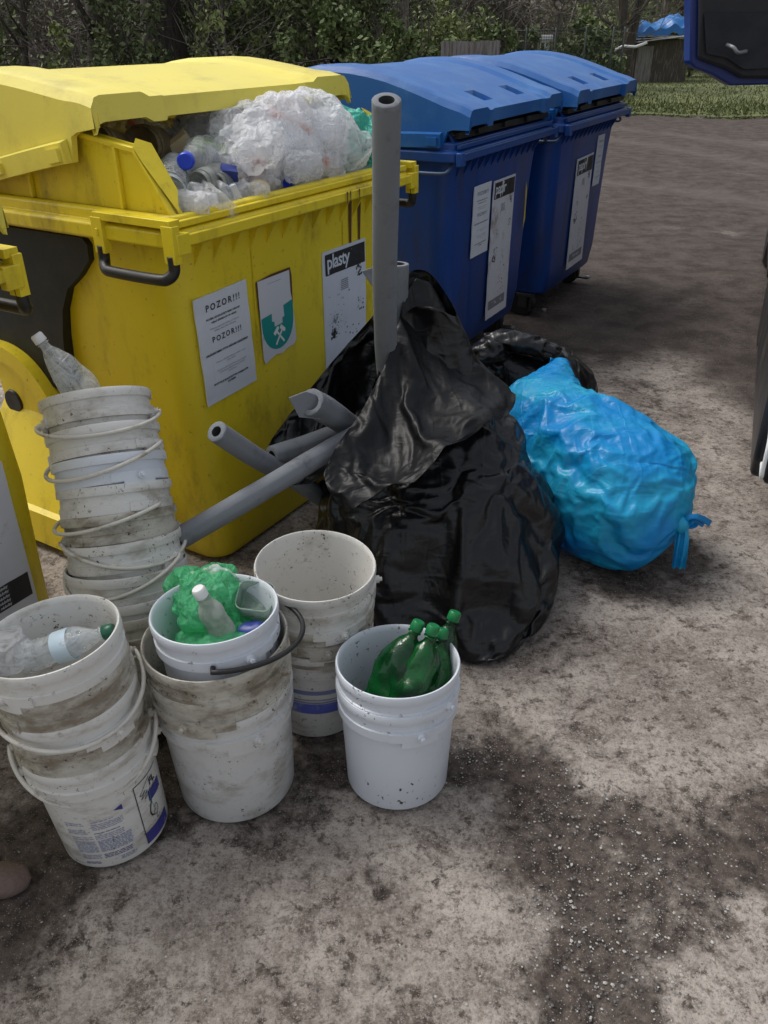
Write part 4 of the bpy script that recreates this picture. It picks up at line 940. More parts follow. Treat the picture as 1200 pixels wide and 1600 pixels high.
# the big black sack: squat full body leaning back to the container, mouth open to the left, its cuff folded out over the front
n_ = 132
def mouth(dz=0., out=0., front_drop=0.):
    pts = [(.235, 2.56, .86), (.15, 2.72, .955), (.06, 2.76, .925), (-.03, 2.80, .79), (-.17, 2.76, .645), (-.30, 2.60, .53), (-.375, 2.42, .47), (-.34, 2.27, .44), (-.23, 2.24, .44), (-.14, 2.27, .51), (-.065, 2.36, .61), (.0, 2.49, .74), (.075, 2.56, .87), (.15, 2.52, .90)]
    c_ = np.mean(pts, 0); P_ = []
    for x, y, z in pts:
        f_ = smooth01((2.62-y)/.25) if x > -.2 else 0.
        P_.append((x+(x-c_[0])*out, y+(y-c_[1])*out-front_drop*f_*.10, z+dz-front_drop*f_))
    return loop3(P_, n_)
def lumpy(V, c, amp, sc, seed=0):
    V = np.array(V, float)
    for k in range(len(V)):
        p = V[k]; d = p-np.array(c); d[2] *= .3; V[k] = p+d*amp*mnoise.noise(Vector(p*sc)+Vector((seed, 0, seed)))
    V[:, 2] = np.maximum(V[:, 2], .012); return V
bag_ctrl = [ring3(.165, 2.35, .012, .06, .05, -.3, .9, n_), ring3(.17, 2.32, .012, .35, .34, -.3, .6, n_), ring3(.17, 2.32, .04, .41, .395, -.3, .64, n_), ring3(.17, 2.35, .18, .405, .385, -.25, .74, n_), ring3(.15, 2.41, .34, .37, .34, -.15, .84, n_),
            ring3(.12, 2.47, .50, .33, .28, .0, .92, n_)]
r6 = ring3(.08, 2.52, .62, .29, .22, .1, 1, n_); mo = mouth()
bag_ctrl += [r6*.65+mo*.35, mo]
R = loft_rings(bag_ctrl, 112)
V_, F_ = tube_mesh(R)
body = [ring3(.17, 2.33, .03, .33, .32, -.3, .66, 60), ring3(.17, 2.33, .07, .375, .36, -.3, .66, 60), ring3(.165, 2.37, .20, .355, .33, -.25, .78, 60), ring3(.15, 2.41, .36, .32, .29, -.1, .9, 60), ring3(.13, 2.47, .50, .27, .22, .05, .95, 60), ring3(.11, 2.53, .60, .15, .13, .2, 1, 60)]
cv = tube_mesh(loft_rings(body, 48), True, True)
cv = (lumpy(cv[0], (.17, 2.38, .2), .26, 5.5, 2), cv[1])
pins = list(range(n_*111, n_*112))+list(np.random.default_rng(9).choice(n_*80, 60, replace=False))
V0 = V_; V_ = lumpy(V_, (.17, 2.38, .2), .16, 5.5, 2); w_ = np.clip((V0[:, 2:]-.03)/.16, .25, 1); V_ = V0*(1-w_)+V_*w_; V_[n_*104:] = np.concatenate(R)[n_*104:]
bigbag = drape('black_sack', V_, F_, pins, [cv], 'black_film', .115, 26, 'big open black rubbish sack full of grey foam tubes leaning on the yellow container', 'rubbish sack')
# folded out cuff of the same sack
Rm_ = mouth(.004, .015)
k0 = [i for i in range(n_) if True]
up = spline([aty(650, 432, 2.69), aty(630, 470, 2.60), aty(612, 540, 2.46), aty(585, 600, 2.36), aty(560, 648, 2.27), aty(528, 690, 2.18), aty(506, 735, 2.10)], 60)
md = spline([aty(672, 440, 2.70), aty(690, 500, 2.55), aty(690, 560, 2.38), aty(650, 620, 2.22), aty(610, 668, 2.12), aty(560, 715, 2.06), aty(515, 762, 2.05)], 60)
m2_ = spline([aty(684, 452, 2.74), aty(738, 530, 2.56), aty(760, 580, 2.42), aty(715, 630, 2.22), aty(655, 680, 2.09), aty(595, 730, 2.03), aty(530, 782, 2.04)], 60)
lo = spline([aty(690, 460, 2.80), aty(765, 560, 2.60), aty(806, 612, 2.46), aty(770, 650, 2.25), aty(700, 690, 2.10), aty(620, 745, 2.01), aty(542, 794, 2.03)], 60)
G = loft_rings([up, md, m2_, lo], 44)
V_ = np.concatenate(G)
for i in range(len(V_)):
    p = V_[i]; q_ = Vector((p[0]*9, p[1]*5, p[2]*9)); V_[i, 1] += .014*mnoise.noise(q_)+.008*(1-2*abs(mnoise.noise(q_*2.1)))-.02
F_ = [(i*60+j, i*60+j+1, (i+1)*60+j+1, (i+1)*60+j) for i in range(43) for j in range(59)]
pins = list(range(60))+[i*60 for i in range(44)]+[43*60+j for j in (20, 30, 40, 50, 59)]+[i*60+59 for i in range(44)]
cuff = drape('folded_cuff', V_, F_, pins, [], 'black_film_matte', .06, 12, bend=.015, grav=.5)
cuff.parent = bigbag

# blue sack lying against it
def gut(axis_pts, radii, n, nv, sq=1., floor=.006):
    A_p = spline(axis_pts, nv); rr = spline(np.array([[r_, 0, 0] for r_ in radii]), nv)[:, 0]; rr = np.maximum(rr, .012)
    T = np.gradient(A_p, axis=0); T /= np.linalg.norm(T, axis=1)[:, None]; out = []; t = np.arange(n)*2*PI/n
    u = np.cross(T[0], [0, 0, 1.]); u /= np.linalg.norm(u)
    for i in range(nv):
        u = u-T[i]*(u@T[i]); u /= np.linalg.norm(u); w = np.cross(T[i], u)
        q_ = A_p[i]+rr[i]*(np.cos(t)[:, None]*u+sq*np.sin(t)[:, None]*w); q_[:, 2] = np.maximum(q_[:, 2], floor); out.append(q_)
    return out
ax_ = [(.700, 3.08, .515), (.650, 2.99, .445), (.625, 2.88, .36), (.690, 2.74, .295), (.78, 2.59, .255), (.865, 2.47, .235), (.94, 2.40, .215), (1.005, 2.365, .19)]
rd_ = [.022, .115, .205, .248, .262, .245, .165, .016]
R = gut(ax_, rd_, 120, 112); V_, F_ = tube_mesh(R, True, True)
cv = tube_mesh([*gut(ax_, [max(.01, r_*.90-.006) for r_ in rd_], 56, 56, floor=.02)], True, True)
V0 = V_; V_ = lumpy(V0, (.80, 2.63, .25), .15, 5.5, 5)
w_ = np.repeat(np.clip(np.minimum(np.arange(112)/22., (111-np.arange(112))/26.), 0, 1), 120)[:, None]; V_ = V0*(1-w_)+V_*w_
c0_ = cv[0]; w_ = np.repeat(np.clip(np.minimum(np.arange(56)/11., (55-np.arange(56))/13.), 0, 1), 56)[:, None]
cv = (c0_*(1-w_)+lumpy(c0_, (.80, 2.63, .25), .15, 5.5, 5)*w_, cv[1])
blue = drape('blue_sack', V_, F_, list(range(120))+list(range(120*111, 120*112))+list(np.random.default_rng(4).choice(120*112, 60, replace=False)), [cv], 'blue_film', .09, 20, 'translucent blue rubbish sack lying tied beside the big black one', 'rubbish sack', bend=.02)
def ribbon(pts, w, parent, name, mat, seed=0, nn=26):
    P_ = spline(pts, nn); b = MB(); T = np.gradient(P_, axis=0); T /= np.linalg.norm(T, axis=1)[:, None]; R_ = []
    for i in range(nn):
        t = i/(nn-1); ww = w*(.35+.65*math.sin(min(1, t*1.6)*PI/2)); u = np.cross(T[i], [.3, .8, .5]); u /= np.linalg.norm(u); v_ = np.cross(T[i], u); row = []
        for j in range(17):
            s_ = (j/16-.5)*2; row.append(P_[i]+u*ww*s_+v_*ww*.38*math.sin(s_*7+seed+t*4)*(1-.3*t))
        R_.append(np.array(row))
    b.rings(R_, closed=False); V2 = [r_+np.array([0, 0, .0012]) for r_ in R_]; b.rings(V2, closed=False)
    return b.build(name, M[mat], parent, 180)
kn = aty(1064, 818, 2.325)
ribbon([kn, kn+[.02, -.012, .006], aty(1086, 812, 2.31), aty(1103, 820, 2.33)], .026, blue, 'knot_end', 'blue_film', 1)
ribbon([kn, kn+[.004, -.012, -.02], aty(1064, 858, 2.29), aty(1060, 888, 2.30)], .022, blue, 'knot_end', 'blue_film', 2.5)
for du, dv in ((-52, -34), (-60, 4), (-44, 36), (-20, -48), (-72, -14)):   # folds gathering towards the knot
    ribbon([kn+[0, .004, 0], aty(1064+du*.5, 818+dv*.5, 2.335), aty(1064+du, 818+dv, 2.37)], .012, blue, 'gathered_fold', 'blue_film', du)
ribbon([np.array([.70, 3.12, .49]), aty(866, 585, 3.1), aty(872, 562, 3.12)], .030, blue, 'torn_corner', 'blue_film', 4)
kb = MB(); kb.lathe([(0, -.03), (.018, -.022), (.026, 0), (.018, .022), (0, .03)], 24); kb_ = kb.build('knot', M['blue_film'], blue, 180, loc=tuple(kn+[.0, -.006, 0]))

# small black sack behind, its neck twisted into a knot
ax_ = [(.42, 3.38, .47), (.47, 3.40, .445), (.54, 3.43, .36), (.62, 3.46, .27), (.72, 3.48, .21), (.84, 3.5, .17), (.92, 3.5, .14)]
rd_ = [.030, .045, .14, .22, .235, .18, .04]
R = gut(ax_, rd_, 90, 76); V_, F_ = tube_mesh(R, True, True)
cv = tube_mesh(gut(ax_, [max(.01, r_*.92-.006) for r_ in rd_], 40, 36, floor=.02), True, True)
sb_ = drape('small_black_sack', V_, F_, list(range(90*3))+list(range(90*75, 90*76)), [cv], 'black_film', .09, 18, 'small knotted black sack squeezed in behind the blue one', 'rubbish sack', bend=.03)
for i, (u_, v_, rx, ry, rz, rt_) in enumerate(((772, 548, .10, .06, .045, (.2, -.2, .3)), (812, 538, .12, .05, .040, (.1, .15, -.2)), (845, 545, .10, .05, .03, (.3, .35, .1)), (768, 575, .06, .06, .06, (.2, .8, .3)))):
    o_ = lump('knot_end', '', '', aty(u_, v_, 3.36), (rx, ry, rz), 'black_film', .55, 13, 20+i, rot=rt_, n=64, parent=sb_)

def film_wad(name, label, cat, c, rad, mat, seed, grow=.34, amp=.55, sc=None, frames=16, n=84, m_=58, ex=np.array([1., 0, 0]), ey=np.array([0, 1., 0]), group=None, thin=.78):
    sc = sc or 1.1/max(rad)
    def sph(k, n, m_):
        R = []
        for i in range(m_):
            th = PI*(1-(i+.5)/m_); t = np.arange(n)*2*PI/n
            R.append(np.array([c+ex*k*rad[0]*math.sin(th)*math.cos(a)+ey*k*rad[1]*math.sin(th)*math.sin(a)+np.array([0, 0, k*rad[2]*math.cos(th)]) for a in t]))
        return R
    def shape(A, k):
        A = np.array(A)
        for i, p in enumerate(A):
            f_ = mnoise.noise(Vector(p*sc)+Vector((seed, 0, seed)))+.45*mnoise.noise(Vector(p*sc*2.4)+Vector((seed, 3, 0)))+.5*(mnoise.voronoi(Vector(p*sc*1.6)+Vector((seed, 1, 2)))[0][0]-.4)
            A[i] = c+(p-c)*max(.25, 1+amp*f_)*k
        return A
    V_, F_ = tube_mesh(sph(1., n, m_), True, True); cv = tube_mesh(sph(1., 40, 26), True, True)
    rp = np.random.default_rng(int(seed*7)); pins = list(rp.choice(len(V_), int(len(V_)*.03), replace=False))
    o = drape(name, shape(V_, 1.), F_, pins, [(shape(cv[0], thin), cv[1])], mat, grow, frames, label, cat, bend=.002)
    if group: o['group'] = group
    return o
film_wad('green_plastic_bag', 'crumpled green and clear plastic bag in the middle bucket with black handle', 'plastic bag', at(322, 938, .475), (.088, .080, .062), 'green_film', 4)

# ------------------------------------------------------------------ rubbish heaped in the yellow container
def yy_(u, v, yl):       # point on the container's own plane y = yl seen at (u, v)
    r = ray(u, v); t = (yl-(CAMP-FY.o)@FY.ey)/(r@FY.ey); return CAMP+r*t
GR = 'rubbish in the yellow container'
def carton(name, label, c, d, rot, mat, seed=0, cat='packaging'):
    b = MB(); b.box((0, 0, 0), d); V = b.v[0]
    n = 7; b = MB(); rs = np.random.default_rng(seed); jit = {}
    h = np.array(d)/2
    for ax in range(3):
        for s in (-1, 1):
            o_ = [a for a in range(3) if a != ax]; g_ = []
            for i in range(n):
                for j in range(n):
                    p = np.zeros(3); p[ax] = s*h[ax]; p[o_[0]] = h[o_[0]]*(2*i/(n-1)-1); p[o_[1]] = h[o_[1]]*(2*j/(n-1)-1)
                    q_ = Vector(p*18+seed*3.3); p = p*(1+.22*mnoise.noise(q_))+h*.16*np.array([mnoise.noise(q_+Vector((5, 0, 0))), mnoise.noise(q_+Vector((0, 5, 0))), mnoise.noise(q_+Vector((0, 0, 5)))])
                    g_.append(p)
            b.add(g_, [(i*n+j, i*n+j+1, (i+1)*n+j+1, (i+1)*n+j) for i in range(n-1) for j in range(n-1)])
    o = b.build(name, M[mat], None, 25, loc=c); o.rotation_euler = rot; return tag(o, label, cat, GR)
bottle('food_jar', 'big cloudy brown jar lying at the back left of the rubbish heap', yy_(262, 236, .03), yy_(219, 228, -.13), .066, 'jar_brown', None, shape='jar', group=GR, cat='jar')
bottle('food_jar', 'small brown jar half hidden behind the cheek of the yellow container', yy_(190, 235, -.0), yy_(150, 222, -.18), .05, 'jar_brown', None, shape='jar', group=GR, cat='jar')
bottle('plastic_bottle', 'clear bottle with a bright blue cap pointing out of the yellow container', yy_(345, 226, -.10), yy_(289, 252, -.41), .052, 'pet', 'cap_blue', crumple=.15, seed=4, capk=1.55, group=GR)
bottle('plastic_bottle', 'empty crushed clear bottle lying along the front edge of the rubbish heap', yy_(395, 305, -.40), yy_(285, 318, -.44), .036, 'pet', 'white_plastic', crumple=.25, seed=6, group=GR)
bottle('plastic_cup', 'clear ribbed tub lying in the front left corner of the rubbish', yy_(275, 268, -.28), yy_(264, 300, -.43), .052, 'pet', None, shape='jar', group=GR, cat='tub')
bottle('plastic_cup', 'white cup lying on its side right of the ribbed tub', yy_(352, 268, -.30), yy_(309, 286, -.43), .036, 'pet_cloudy', None, shape='jar', group=GR, cat='cup')
bottle('plastic_cup', 'second white cup behind the first, tipped to the right', yy_(378, 274, -.30), yy_(335, 288, -.41), .036, 'pet_cloudy', None, shape='jar', group=GR, cat='cup')
bottle('plastic_bottle', 'grey dusty bottle on the left between the jar and the blue cap', yy_(300, 262, -.14), yy_(256, 262, -.34), .045, 'pet_cloudy', None, crumple=.2, seed=8, group=GR)
bottle('plastic_bottle', 'clear bottle with a small blue cap poking from under the film near the rim', yy_(500, 262, -.34), yy_(449, 286, -.44), .034, 'pet', 'cap_blue', crumple=.2, seed=11, group=GR)
carton('milk_carton', 'white carton with blue print left of the big film bag', yy_(348, 258, -.30), (.13, .08, .06), (.3, .5, .8), 'pack', 3)
carton('navy_packet', 'dark blue packet beside the white cups', yy_(358, 276, -.40), (.05, .03, .07), (.6, .1, .3), 'navy', 5)
carton('lime_packet', 'yellow green packet above the white carton', yy_(330, 232, -.26), (.11, .05, .04), (.2, .3, .9), 'lime', 6)
carton('red_packet', 'red packet showing through the film bag', yy_(398, 268, -.40), (.055, .03, .085), (.1, .3, .4), 'red', 7)
carton('pink_packet', 'orange pink packet inside the film bag on the right', yy_(495, 258, -.42), (.07, .04, .08), (.5, .3, .4), 'orange', 8)
carton('orange_packet', 'pale orange packet near the top of the film bag', yy_(448, 200, -.36), (.15, .05, .07), (.3, .4, .4), 'orange', 9)
carton('orange_peel', 'orange scrap under the lid at the back left', yy_(213, 202, -.05), (.06, .04, .03), (.3, .8, .4), 'orange', 10, 'scrap')
carton('white_packet', 'white folded packet in the middle under the film bag', yy_(420, 245, -.30), (.16, .10, .10), (.3, .2, .4), 'white_plastic', 12)
carton('white_packet', 'pale crumpled packet at the back of the heap behind the blue cap', yy_(310, 205, -.05), (.18, .12, .08), (.3, .2, 1.4), 'pack', 13)
carton('dark_packet', 'dark round packet near the right end of the rim', yy_(518, 262, -.42), (.07, .04, .05), (.3, .2, .4), 'jar_brown', 14)
lump('cream_scrap', 'cream coloured crumpled scrap at the rim under the film', 'scrap', yy_(405, 295, -.44), (.035, .03, .025), 'cream', .2, 30, 4, n=30, group=GR)
film_wad('teal_bag', 'teal plastic bag at the right end of the yellow container', 'plastic bag', yy_(556, 232, -.36), (.125, .10, .125), 'teal_film', 6, group=GR, ex=FY.ex, ey=FY.ey)
lump('teal_bag_knot', 'green knotted tip of the teal bag by the right cheek', 'bag knot', yy_(548, 188, -.24), (.028, .02, .022), 'cap_green', .4, 30, 5, n=30, group=GR)
lump('paper_scrap', 'white crumpled film at the front left corner of the heap', 'film', yy_(285, 312, -.45), (.09, .03, .025), 'white_film', .4, 22, 7, n=50, group=GR)
lump('white_film_wad', 'white film wad beside the blue capped bottle', 'film', yy_(335, 208, -.16), (.11, .06, .06), 'white_film', .4, 14, 8, n=80, group=GR)
lump('white_film_wad', 'low wad of clear film between cups and the red packet', 'film', yy_(370, 300, -.42), (.10, .04, .03), 'white_film', .4, 22, 9, n=60, group=GR)
lump('dark_rubbish', 'dark unsorted rubbish filling the container below the heap', 'rubbish', FY.w(0, 0, 1.03), (.54, .40, .20), 'dark_fill', .16, 7, 3, rot=(0, 0, POSE['Y'][2]), n=80, group=GR)
# the big translucent film bag draped over its contents
nq = 110
def egg(c, rad, n, m_):
    R = []
    for i in range(m_):
        th = PI*(1-(i+.5)/m_); t = np.arange(n)*2*PI/n
        L_ = np.stack([rad[0]*math.sin(th)*np.cos(t), rad[1]*math.sin(th)*np.sin(t), np.full(n, rad[2]*math.cos(th))], 1)
        L_[:, 2] -= .10*np.abs(L_[:, 0])**1.6
        R.append(np.array([c+FY.ex*p[0]+FY.ey*p[1]+np.array([0, 0, p[2]]) for p in L_]))
    return R
cF = FY.w(.165, -.325, 1.285)
fb = film_wad('film_bag', 'big white translucent film bag on top of the rubbish heap', 'plastic bag', cF, (.335, .165, .155), 'white_film', 3.3, grow=.26, amp=.34, sc=4.2, frames=16, n=150, m_=96, ex=FY.ex, ey=FY.ey, thin=.88)
for v_ in fb.data.vertices:
    if v_.co.z < 1.13: v_.co.z = 1.13+(v_.co.z-1.13)*.2
fb['group'] = GR
rs = np.random.default_rng(21)
for k, (u_, v_, yl, rx, ry, rz, sd_, lb_) in enumerate((
    (372, 196, -.26, .10, .07, .055, 51, 'white film wad under the open lid at the left shoulder of the big film bag'), (350, 172, -.14, .12, .05, .045, 52, 'white film wad tucked highest under the lid, behind the milk carton'),
    (438, 178, -.34, .12, .06, .045, 53, 'crumpled film wad on top of the big film bag, near its peak'), (505, 205, -.40, .11, .06, .06, 54, 'crumpled film wad lying over the right shoulder of the film bag'),
    (470, 262, -.46, .12, .045, .05, 55, 'thin film wad hanging over the front rim, under the film bag'), (405, 235, -.44, .09, .05, .06, 56, 'film wad in front of the film bag, above the red packet'), (508, 246, -.42, .06, .04, .05, 57, 'film wad between the right end of the film bag and the teal bag'),
    (205, 205, -.02, .09, .05, .05, 58, 'grey film wad in the dark corner at the back left'))):
    film_wad('film_wad', lb_, 'film', yy_(u_, v_, yl), (rx, ry, rz), 'white_film', sd_, group=GR, ex=FY.ex, ey=FY.ey, n=72, m_=48, frames=13)
wr_lab = ['small white wrapper left of the blue cap in the rubbish heap', 'small printed wrapper low between cups and red packet in the heap', 'cream wrapper on top, left of the film bag', 'navy wrapper near the right end of the rim, below the teal bag', 'pale wrapper in the front left corner of the heap']
fs_lab = ['small clear wad beside the brown jar', 'small white wad just left of the white cup', '', 'clear wad in front of the ribbed tub, close to the cheek', 'small white wad at the rim, below the cups', '', 'clear wad directly under the open lid behind the blue cap', 'white wad between brown jar and blue cap', '', 'white wad at the left edge of the big film bag', 'clear wad in the middle, behind the white carton', '', 'clear wad at the rim below the teal bag', 'white wad between the teal bag and the film bag', '', 'white wad at the rim just below the cream scrap']
for k in range(16):
    u_, v_ = [(248, 212), (300, 322), (282, 226), (330, 318), (352, 312), (362, 300), (300, 214), (276, 206), (330, 285), (385, 255), (375, 228), (350, 205), (560, 262), (540, 250), (300, 316), (410, 285)][k]
    yl = (-.04, -.46, -.14, -.46, -.45, -.44, -.04, -.04, -.36, -.3, -.22, -.14, -.4, -.34, -.42, -.42)[k]
    sz = rs.uniform(.028, .05)
    if k % 3 == 2: carton('wrapper', wr_lab[k//3], yy_(u_, v_, yl), (sz*1.5, sz*.6, sz*1.1), tuple(rs.uniform(-1, 1, 3)), ['pack', 'white_plastic', 'cream', 'navy', 'pet_cloudy'][k % 5], 30+k)
    else: lump('film_scrap', fs_lab[k], 'film', yy_(u_, v_, yl), (sz*1.5, sz, sz*.8), 'white_film' if k % 2 else 'pet', .45, 20, 40+k, rot=tuple(rs.uniform(-1, 1, 3)), n=48, group=GR)
lump('bag_filling', 'white and grey waste pressed inside the big film bag', 'rubbish', cF-[0, 0, .01], (.29, .12, .125), 'fill_pale', .22, 9, 13, rot=(0, 0, POSE['Y'][2]), n=90, group=GR)

# ------------------------------------------------------------------ stone at the lower left
M['stone'] = plain('pink_stone', (.15, .105, .09), .9, .35, 14, .8, 60)
lump('stone', 'smooth pinkish stone lying on the ground at the lower left edge', 'stone', at(10, 1374, .014), (.052, .042, .026), 'stone', .16, 14, 5, n=50, ridge=True)

# ------------------------------------------------------------------ service truck, cut off by the right edge
tr = empty('parked_truck', (1.315, 2.56, 0), (0, 0, math.radians(-22.5)))
tag(tr, 'dark vehicle cut off by the right edge, its blue flap raised over the road', 'truck')
M['truck_dark'] = plain('dark_paint', (.02, .021, .024), .4, .2, 6, dirt=(.10, .08, .06), dirt_lo=.5, dirt_hi=.7, dscale=4)
M['truck_blue'] = plain('truck_blue_paint', (.008, .024, .15), .35, .1, 6)
M['truck_tan'] = plain('mud_grey_panel', (.22, .20, .17), .6, .15, 7)
M['lamp_red'] = plain('red_lamp', (.4, .03, .02), .2, .1, 8)
b = MB()
def pr_box(x0, x1, y0, y1, z0, z1): b.box(((x0+x1)/2, (y0+y1)/2, (z0+z1)/2), (x1-x0, y1-y0, z1-z0))
pr_box(.06, 1.8, .0, 1.75, .42, 1.0); pr_box(.10, 1.8, 1.75, 2.85, .62, 1.0); pr_box(.06, 1.8, 2.85, 5.2, .42, 1.9); pr_box(.12, 1.75, .1, 2.85, 1.0, 1.06)
pr_box(-.035, .07, .06, 1.93, .24, .60); pr_box(-.02, .07, 2.7, 4.0, .3, .6)
b.build('body', M['truck_dark'], tr, 30, bevel=.02)
b = MB(); pr_box(.045, .06, .9, 1.7, .45, .9); b.build('side_panel', M['truck_tan'], tr, 30)
b = MB(); pr_box(-.005, 1.8, -.12, .08, .30, .50); bp_ = b.build('bumper', M['truck_dark'], tr, 30, bevel=.025)
b = MB(); b.tube(spline([(-.008, .02, .46), (-.010, -.10, .455), (-.010, -.118, .36), (-.008, -.10, .325), (-.006, .02, .32)], 20), .007, 8); b.build('trim_strip', M['white_plastic'], bp_, 180)
b = MB(); pr_box(.035, .12, -.03, .10, .52, .70); b.build('tail_lamp', M['lamp_red'], tr, 30, bevel=.01)
for yw in (2.3, 4.4):
    b = MB(); Rr = .33
    b.rings([[(x, yw+r_*math.cos(k*PI/24), Rr+r_*math.sin(k*PI/24)) for k in range(48)] for x, r_ in ((.03, .01), (.03, .19), (.0, .22), (-.01, .30), (.02, Rr), (.20, Rr), (.23, .30), (.23, .01))], cap0=True, cap1=True)
    w_ = b.build('wheel', M['black'], tr, 35)
    b = MB(); b.rings([[(x, yw+r_*math.cos(k*PI/18), Rr+r_*math.sin(k*PI/18)) for k in range(36)] for x, r_ in ((.012, .19), (.006, .17), (.022, .15), (.012, .05), (.002, .03), (.002, .004))]); b.build('rim', M['steel'], w_, 30)
b = MB(); b.box((.02, 2.0, .42), (.06, .02, .34)); b.build('mudflap', M['black'], tr, 20)
# raised flap: blue shell with a padded black lining and a pull handle, hinged from the load bed above the picture
fy = 3.95
fo = [(1078, -120), (1079, 40), (1078, 98), (1085, 106), (1112, 116), (1142, 134), (1215, 132), (1330, 124), (1400, -120)]
fi = [(1090, -120), (1089, 30), (1088, 92), (1104, 98), (1128, 106), (1156, 122), (1215, 122), (1320, 114), (1390, -120)]
def wpoly(pts, y): return np.array([aty(u, v, y) for u, v in pts])
inv = tr.matrix_basis.copy(); 
def to_tr(V): Mi = inv.inverted(); return [tuple(Mi @ Vector(p)) for p in V]
b = MB(); a_ = wpoly(fo, fy); n = len(fo); b.add(to_tr(np.concatenate([a_, a_+np.array([0, .09, .0])])), [tuple(range(n))[::-1], tuple(range(n, 2*n))]+[(i, (i+1) % n, n+(i+1) % n, n+i) for i in range(n)])
fl = b.build('raised_flap', M['truck_blue'], tr, 30, bevel=.008)
b = MB(); a_ = wpoly(fi, fy)-np.array([0, .03, 0]); n = len(fi); b.add(to_tr(np.concatenate([a_, a_+np.array([0, .028, .0])])), [tuple(range(n))[::-1], tuple(range(n, 2*n))]+[(i, (i+1) % n, n+(i+1) % n, n+i) for i in range(n)])
b.build('padded_lining', M['lining'], fl, 30, bevel=.012)
b = MB(); b.add(to_tr(wpoly([(1100, 20), (1104, 84), (1135, 90), (1162, 108), (1212, 106), (1300, 100), (1300, 20)], fy-.045)), [tuple(range(7))]); b.build('lining_panel', M['lining2'], fl, 0)
b = MB(); b.tube(to_tr(spline([aty(1136, 70, fy-.06), aty(1146, 74, fy-.10), aty(1153, 82, fy-.10), aty(1166, 80, fy-.06)], 14)), .008, 8); b.build('pull_handle', M['steel'], fl, 180)
b = MB(); p0 = Vector(to_tr([aty(1300, 60, fy+.05)])[0]); b.tube([p0, (p0.x+.15, p0.y, p0.z-.1), (1.0, 3.0, 1.55), (1.0, 3.0, 1.2)], .02, 8); b.build('flap_strut', M['steel'], tr, 180)

# ------------------------------------------------------------------ background
def leafmat(name, c1, c2):
    m, N, L, B = new_mat(name); v = coords(N, L)
    c = mix(N, L, ramp(N, L, ntex(N, L, v, 3.2, 3), .38, .62), c1, c2); c = mix(N, L, ramp(N, L, ntex(N, L, v, 30, 2), .4, .65, 0, .6), c, tuple(x*.7 for x in c1))
    L.new(c, B.inputs['Base Color']); B.inputs['Roughness'].default_value = .6; B.inputs['Specular IOR Level'].default_value = .2; return m
M['leaf_dark'] = leafmat('dark_leaves', (.085, .115, .050), (.165, .195, .085)); M['leaf_mid'] = leafmat('mid_leaves', (.11, .155, .058), (.20, .25, .095))
M['leaf_light'] = leafmat('spring_leaves', (.16, .20, .07), (.27, .31, .12)); M['leaf_brown'] = leafmat('dry_twigs', (.17, .155, .125), (.28, .255, .215)); M['leaf_red'] = leafmat('reddish_twigs', (.13, .08, .055), (.17, .15, .10))
M['bark'] = plain('bark', (.085, .07, .056), .9, .3, 8, .6, 30, dirt=(.04, .035, .03), dirt_lo=.45, dirt_hi=.6, dscale=6, dstretch=(3, 3, .6)); M['bark_grey'] = plain('grey_bark', (.21, .185, .155), .9, .2, 8, .6, 30, dirt=(.09, .075, .06), dirt_lo=.45, dirt_hi=.6, dscale=6, dstretch=(3, 3, .6))
M['twig'] = plain('bare_twigs', (.16, .14, .12), .9, .3, 5)
def leaves(B, c, rad, n, size, shell=.35, seed=0):
    rs = np.random.default_rng(seed); k = max(4, n//70)
    cen = rs.normal(size=(k, 3)); cen /= np.linalg.norm(cen, axis=1)[:, None]; cen *= rs.uniform(shell, 1, (k, 1))
    cr = rs.uniform(.14, .34, k); w = rs.integers(0, k, n)
    p = cen[w]+rs.normal(size=(n, 3))*cr[w][:, None]*.5
    p = p*np.array(rad)+np.array(c); p[:, 2] = np.maximum(p[:, 2], .02)
    a = rs.normal(size=(n, 3)); a /= np.linalg.norm(a, axis=1)[:, None]; b_ = rs.normal(size=(n, 3)); b_ = np.cross(a, b_); b_ /= np.linalg.norm(b_, axis=1)[:, None]
    s_ = size*rs.uniform(.5, 1.3, (n, 1)); V = np.stack([p+a*s_, p+b_*s_*.55, p-a*s_, p-b_*s_*.55], 1).reshape(-1, 3)
    B.v.append(V); off = B.n; B.f += [(off+4*i, off+4*i+1, off+4*i+2, off+4*i+3) for i in range(n)]; B.m += [0]*n; B.n += 4*n
def twigs(B, base, top, n, L_, r, seed=0, spread=.7):
    rs = np.random.default_rng(seed); base = np.array(base, float); top = np.array(top, float)
    for _ in range(n):
        t = rs.uniform(0, 1); p = base+(top-base)*t; d = rs.normal(size=3)*spread; d[2] = abs(d[2])+.3; d /= np.linalg.norm(d); l = L_*rs.uniform(.4, 1.2)
        q1 = p+d*l*.5+rs.normal(size=3)*l*.06; q2 = p+d*l+rs.normal(size=3)*l*.14
        B.tube([p, q1, q2], [r, r*.7, r*.35], 4, cap=False)
        for _2 in range(2):
            d2 = d+rs.normal(size=3)*.6; B.tube([q1, q1+d2*l*.28, q1+d2*l*.5+rs.normal(size=3)*l*.06], [r*.6, r*.4, r*.25], 3, cap=False)
